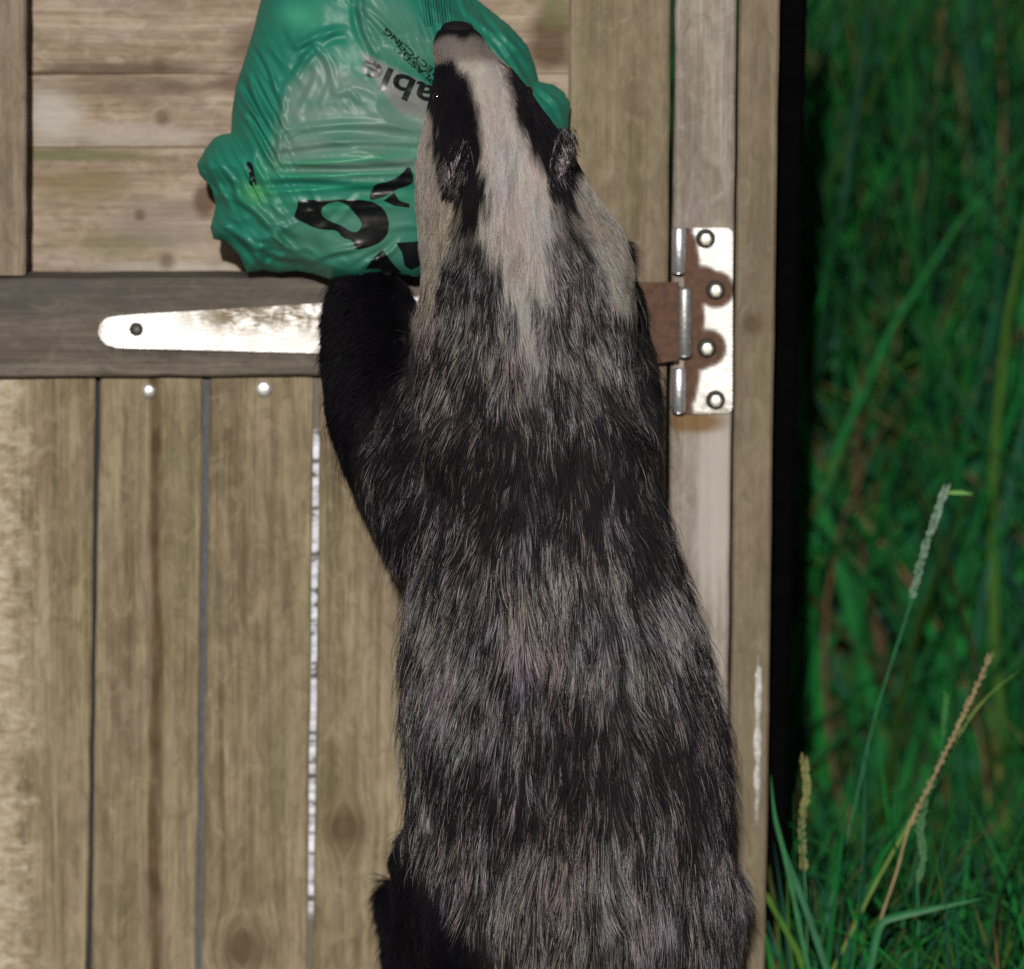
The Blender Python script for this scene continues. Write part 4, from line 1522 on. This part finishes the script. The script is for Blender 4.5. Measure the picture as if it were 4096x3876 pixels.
def leaf(pts, Y, wid, colr, parent=None, label=None, ground=False):
    P = curve_pts(pts, [Y] * len(pts), 18)
    if ground:
        P.append(to_ground(pts, [Y] * len(pts)))
    V, F = [], []
    n = len(P)
    for i, p in enumerate(P):
        t = i / (n - 1)
        d = (P[min(i + 1, n - 1)] - P[max(i - 1, 0)]).normalized()
        s_ = d.cross(Vector((0, -1, 0))).normalized()
        wv = wid * 0.5 * min(1, 0.08 + 2.2 * t) * (1 if ground else min(1, 0.15 + 3 * (1 - t)))
        V += [p - s_ * wv, p + Vector((0, 0.25 * wid, 0)), p + s_ * wv]
    for i in range(n - 1):
        for k in (0, 1): F.append((i * 3 + k, i * 3 + k + 1, i * 3 + k + 4, i * 3 + k + 3))
    o = mesh_obj('leaf' if parent else 'grass_shoot', V, F, simple('leaf_green', colr, 0.5, 0.25, 0, 0.25, 50), parent, True)
    if label: tag(o, label, 'grass', 'broad blades standing out of the long grass')
    return o


BUFF, GRN, GRN2 = (0.34, 0.27, 0.15), (0.02, 0.13, 0.05), (0.05, 0.16, 0.06)
stalk('upright grass stalk with yellowish seed head close beside the black post', [(1557, 1474), (1561, 1530), (1553, 1590), (1557, 1690)], [(1560, 1760), (1563, 1876)], .03, .03, (0.30, 0.26, 0.10), GRN2, 0.0036)
stalk('long leaning grass stalk with thin straw coloured seed head', [(1917, 1270), (1880, 1352), (1845, 1425), (1800, 1520), (1760, 1600)], [(1735, 1690), (1705, 1780), (1684, 1876)], .03, .03, BUFF, (0.26, 0.2, 0.1), 0.0030, 0.0014)
stalk('tall grass stalk with pale green seed head and bent tip leaf', [(1828, 952), (1808, 1010), (1785, 1080), (1765, 1160)], [(1725, 1285), (1690, 1400), (1655, 1560), (1625, 1680)], .10, .10, (0.30, 0.40, 0.32), GRN, 0.0034, 0.0012,
      blade=([(1884, 957), (1858, 953), (1830, 954)], .10, 0.003, (0.12, 0.3, 0.06)))
stalk('short green grass stalk with ragged seed head below the leaning straw coloured one', [(1790, 1556), (1781, 1610), (1787, 1660), (1776, 1710)], [(1778, 1780), (1772, 1876)], .05, .05, (0.10, 0.22, 0.10), GRN, 0.0034)
stalk('thin green grass stalk with small green tip rising behind the straw coloured one', [(1832, 1350), (1829, 1380), (1826, 1430)], [(1800, 1560), (1760, 1720), (1735, 1876)], .12, .12, (0.06, 0.22, 0.05), GRN, 0.0026, 0.0010)
stalk('dry buff flowering stalk drooping among the far grass', [(1832, -20), (1826, 60), (1815, 160)], [(1795, 300), (1770, 430), (1745, 560), (1725, 800)], .82, .82, (0.16, 0.09, 0.04), (0.06, 0.08, 0.02), 0.0045, 0.0020)
leaf([(1975, 1298), (1925, 1335), (1880, 1385), (1840, 1450), (1790, 1540), (1700, 1700), (1650, 1800)], .06, .0028, (0.10, 0.17, 0.03), None, 'thin yellow green arching blade crossing the leaning seed stalk', True)
leaf([(1905, 1738), (1850, 1750), (1790, 1762), (1735, 1775), (1705, 1790), (1690, 1850)], .02, .006, (0.016, 0.12, 0.04), None, 'broad green blade bent over level near the foot of the gate post', True)
leaf([(1770, 430), (1742, 470), (1724, 560), (1714, 680), (1695, 780), (1690, 860)], .88, .007, (0.07, 0.11, 0.016), None, 'broad olive yellow blade bent at its top', True)
leaf([(1838, 40), (1858, 160), (1872, 300), (1890, 420)], .95, .006, (0.06, 0.065, 0.018), None, 'olive brown blade beside the dry flowering stalk', True)
leaf([(1905, 0), (1915, 200), (1900, 420), (1890, 800)], .92, .010, (0.010, 0.12, 0.022), None, 'broad bright green blade behind the dry flowering stalk', True)
leaf([(1975, 500), (1920, 560), (1865, 625), (1850, 700)], .85, .008, (0.010, 0.12, 0.028), None, 'bright green blade leaning across the far grass', True)
leaf([(1575, 480), (1600, 580), (1625, 720), (1630, 900)], .80, .007, (0.012, 0.085, 0.04), None, 'blue green blade beside the black post', True)
leaf([(1500, 1590), (1530, 1680), (1560, 1760), (1600, 1876)], .0, .0055, (0.02, 0.10, 0.045), None, 'blue green blade rising across the black post foot', True)
leaf([(1600, 1500), (1635, 1400), (1690, 1250), (1770, 1110), (1800, 1180)][::-1], .14, .004, GRN, None, 'slender dark green blade arching behind the seed stalks', False) if False else None
leaf([(1492, 1500), (1500, 1580), (1520, 1660), (1545, 1780)], -.005, .004, (0.02, 0.12, 0.04), None, 'thin bright green blade leaning on the gate post edge', True)
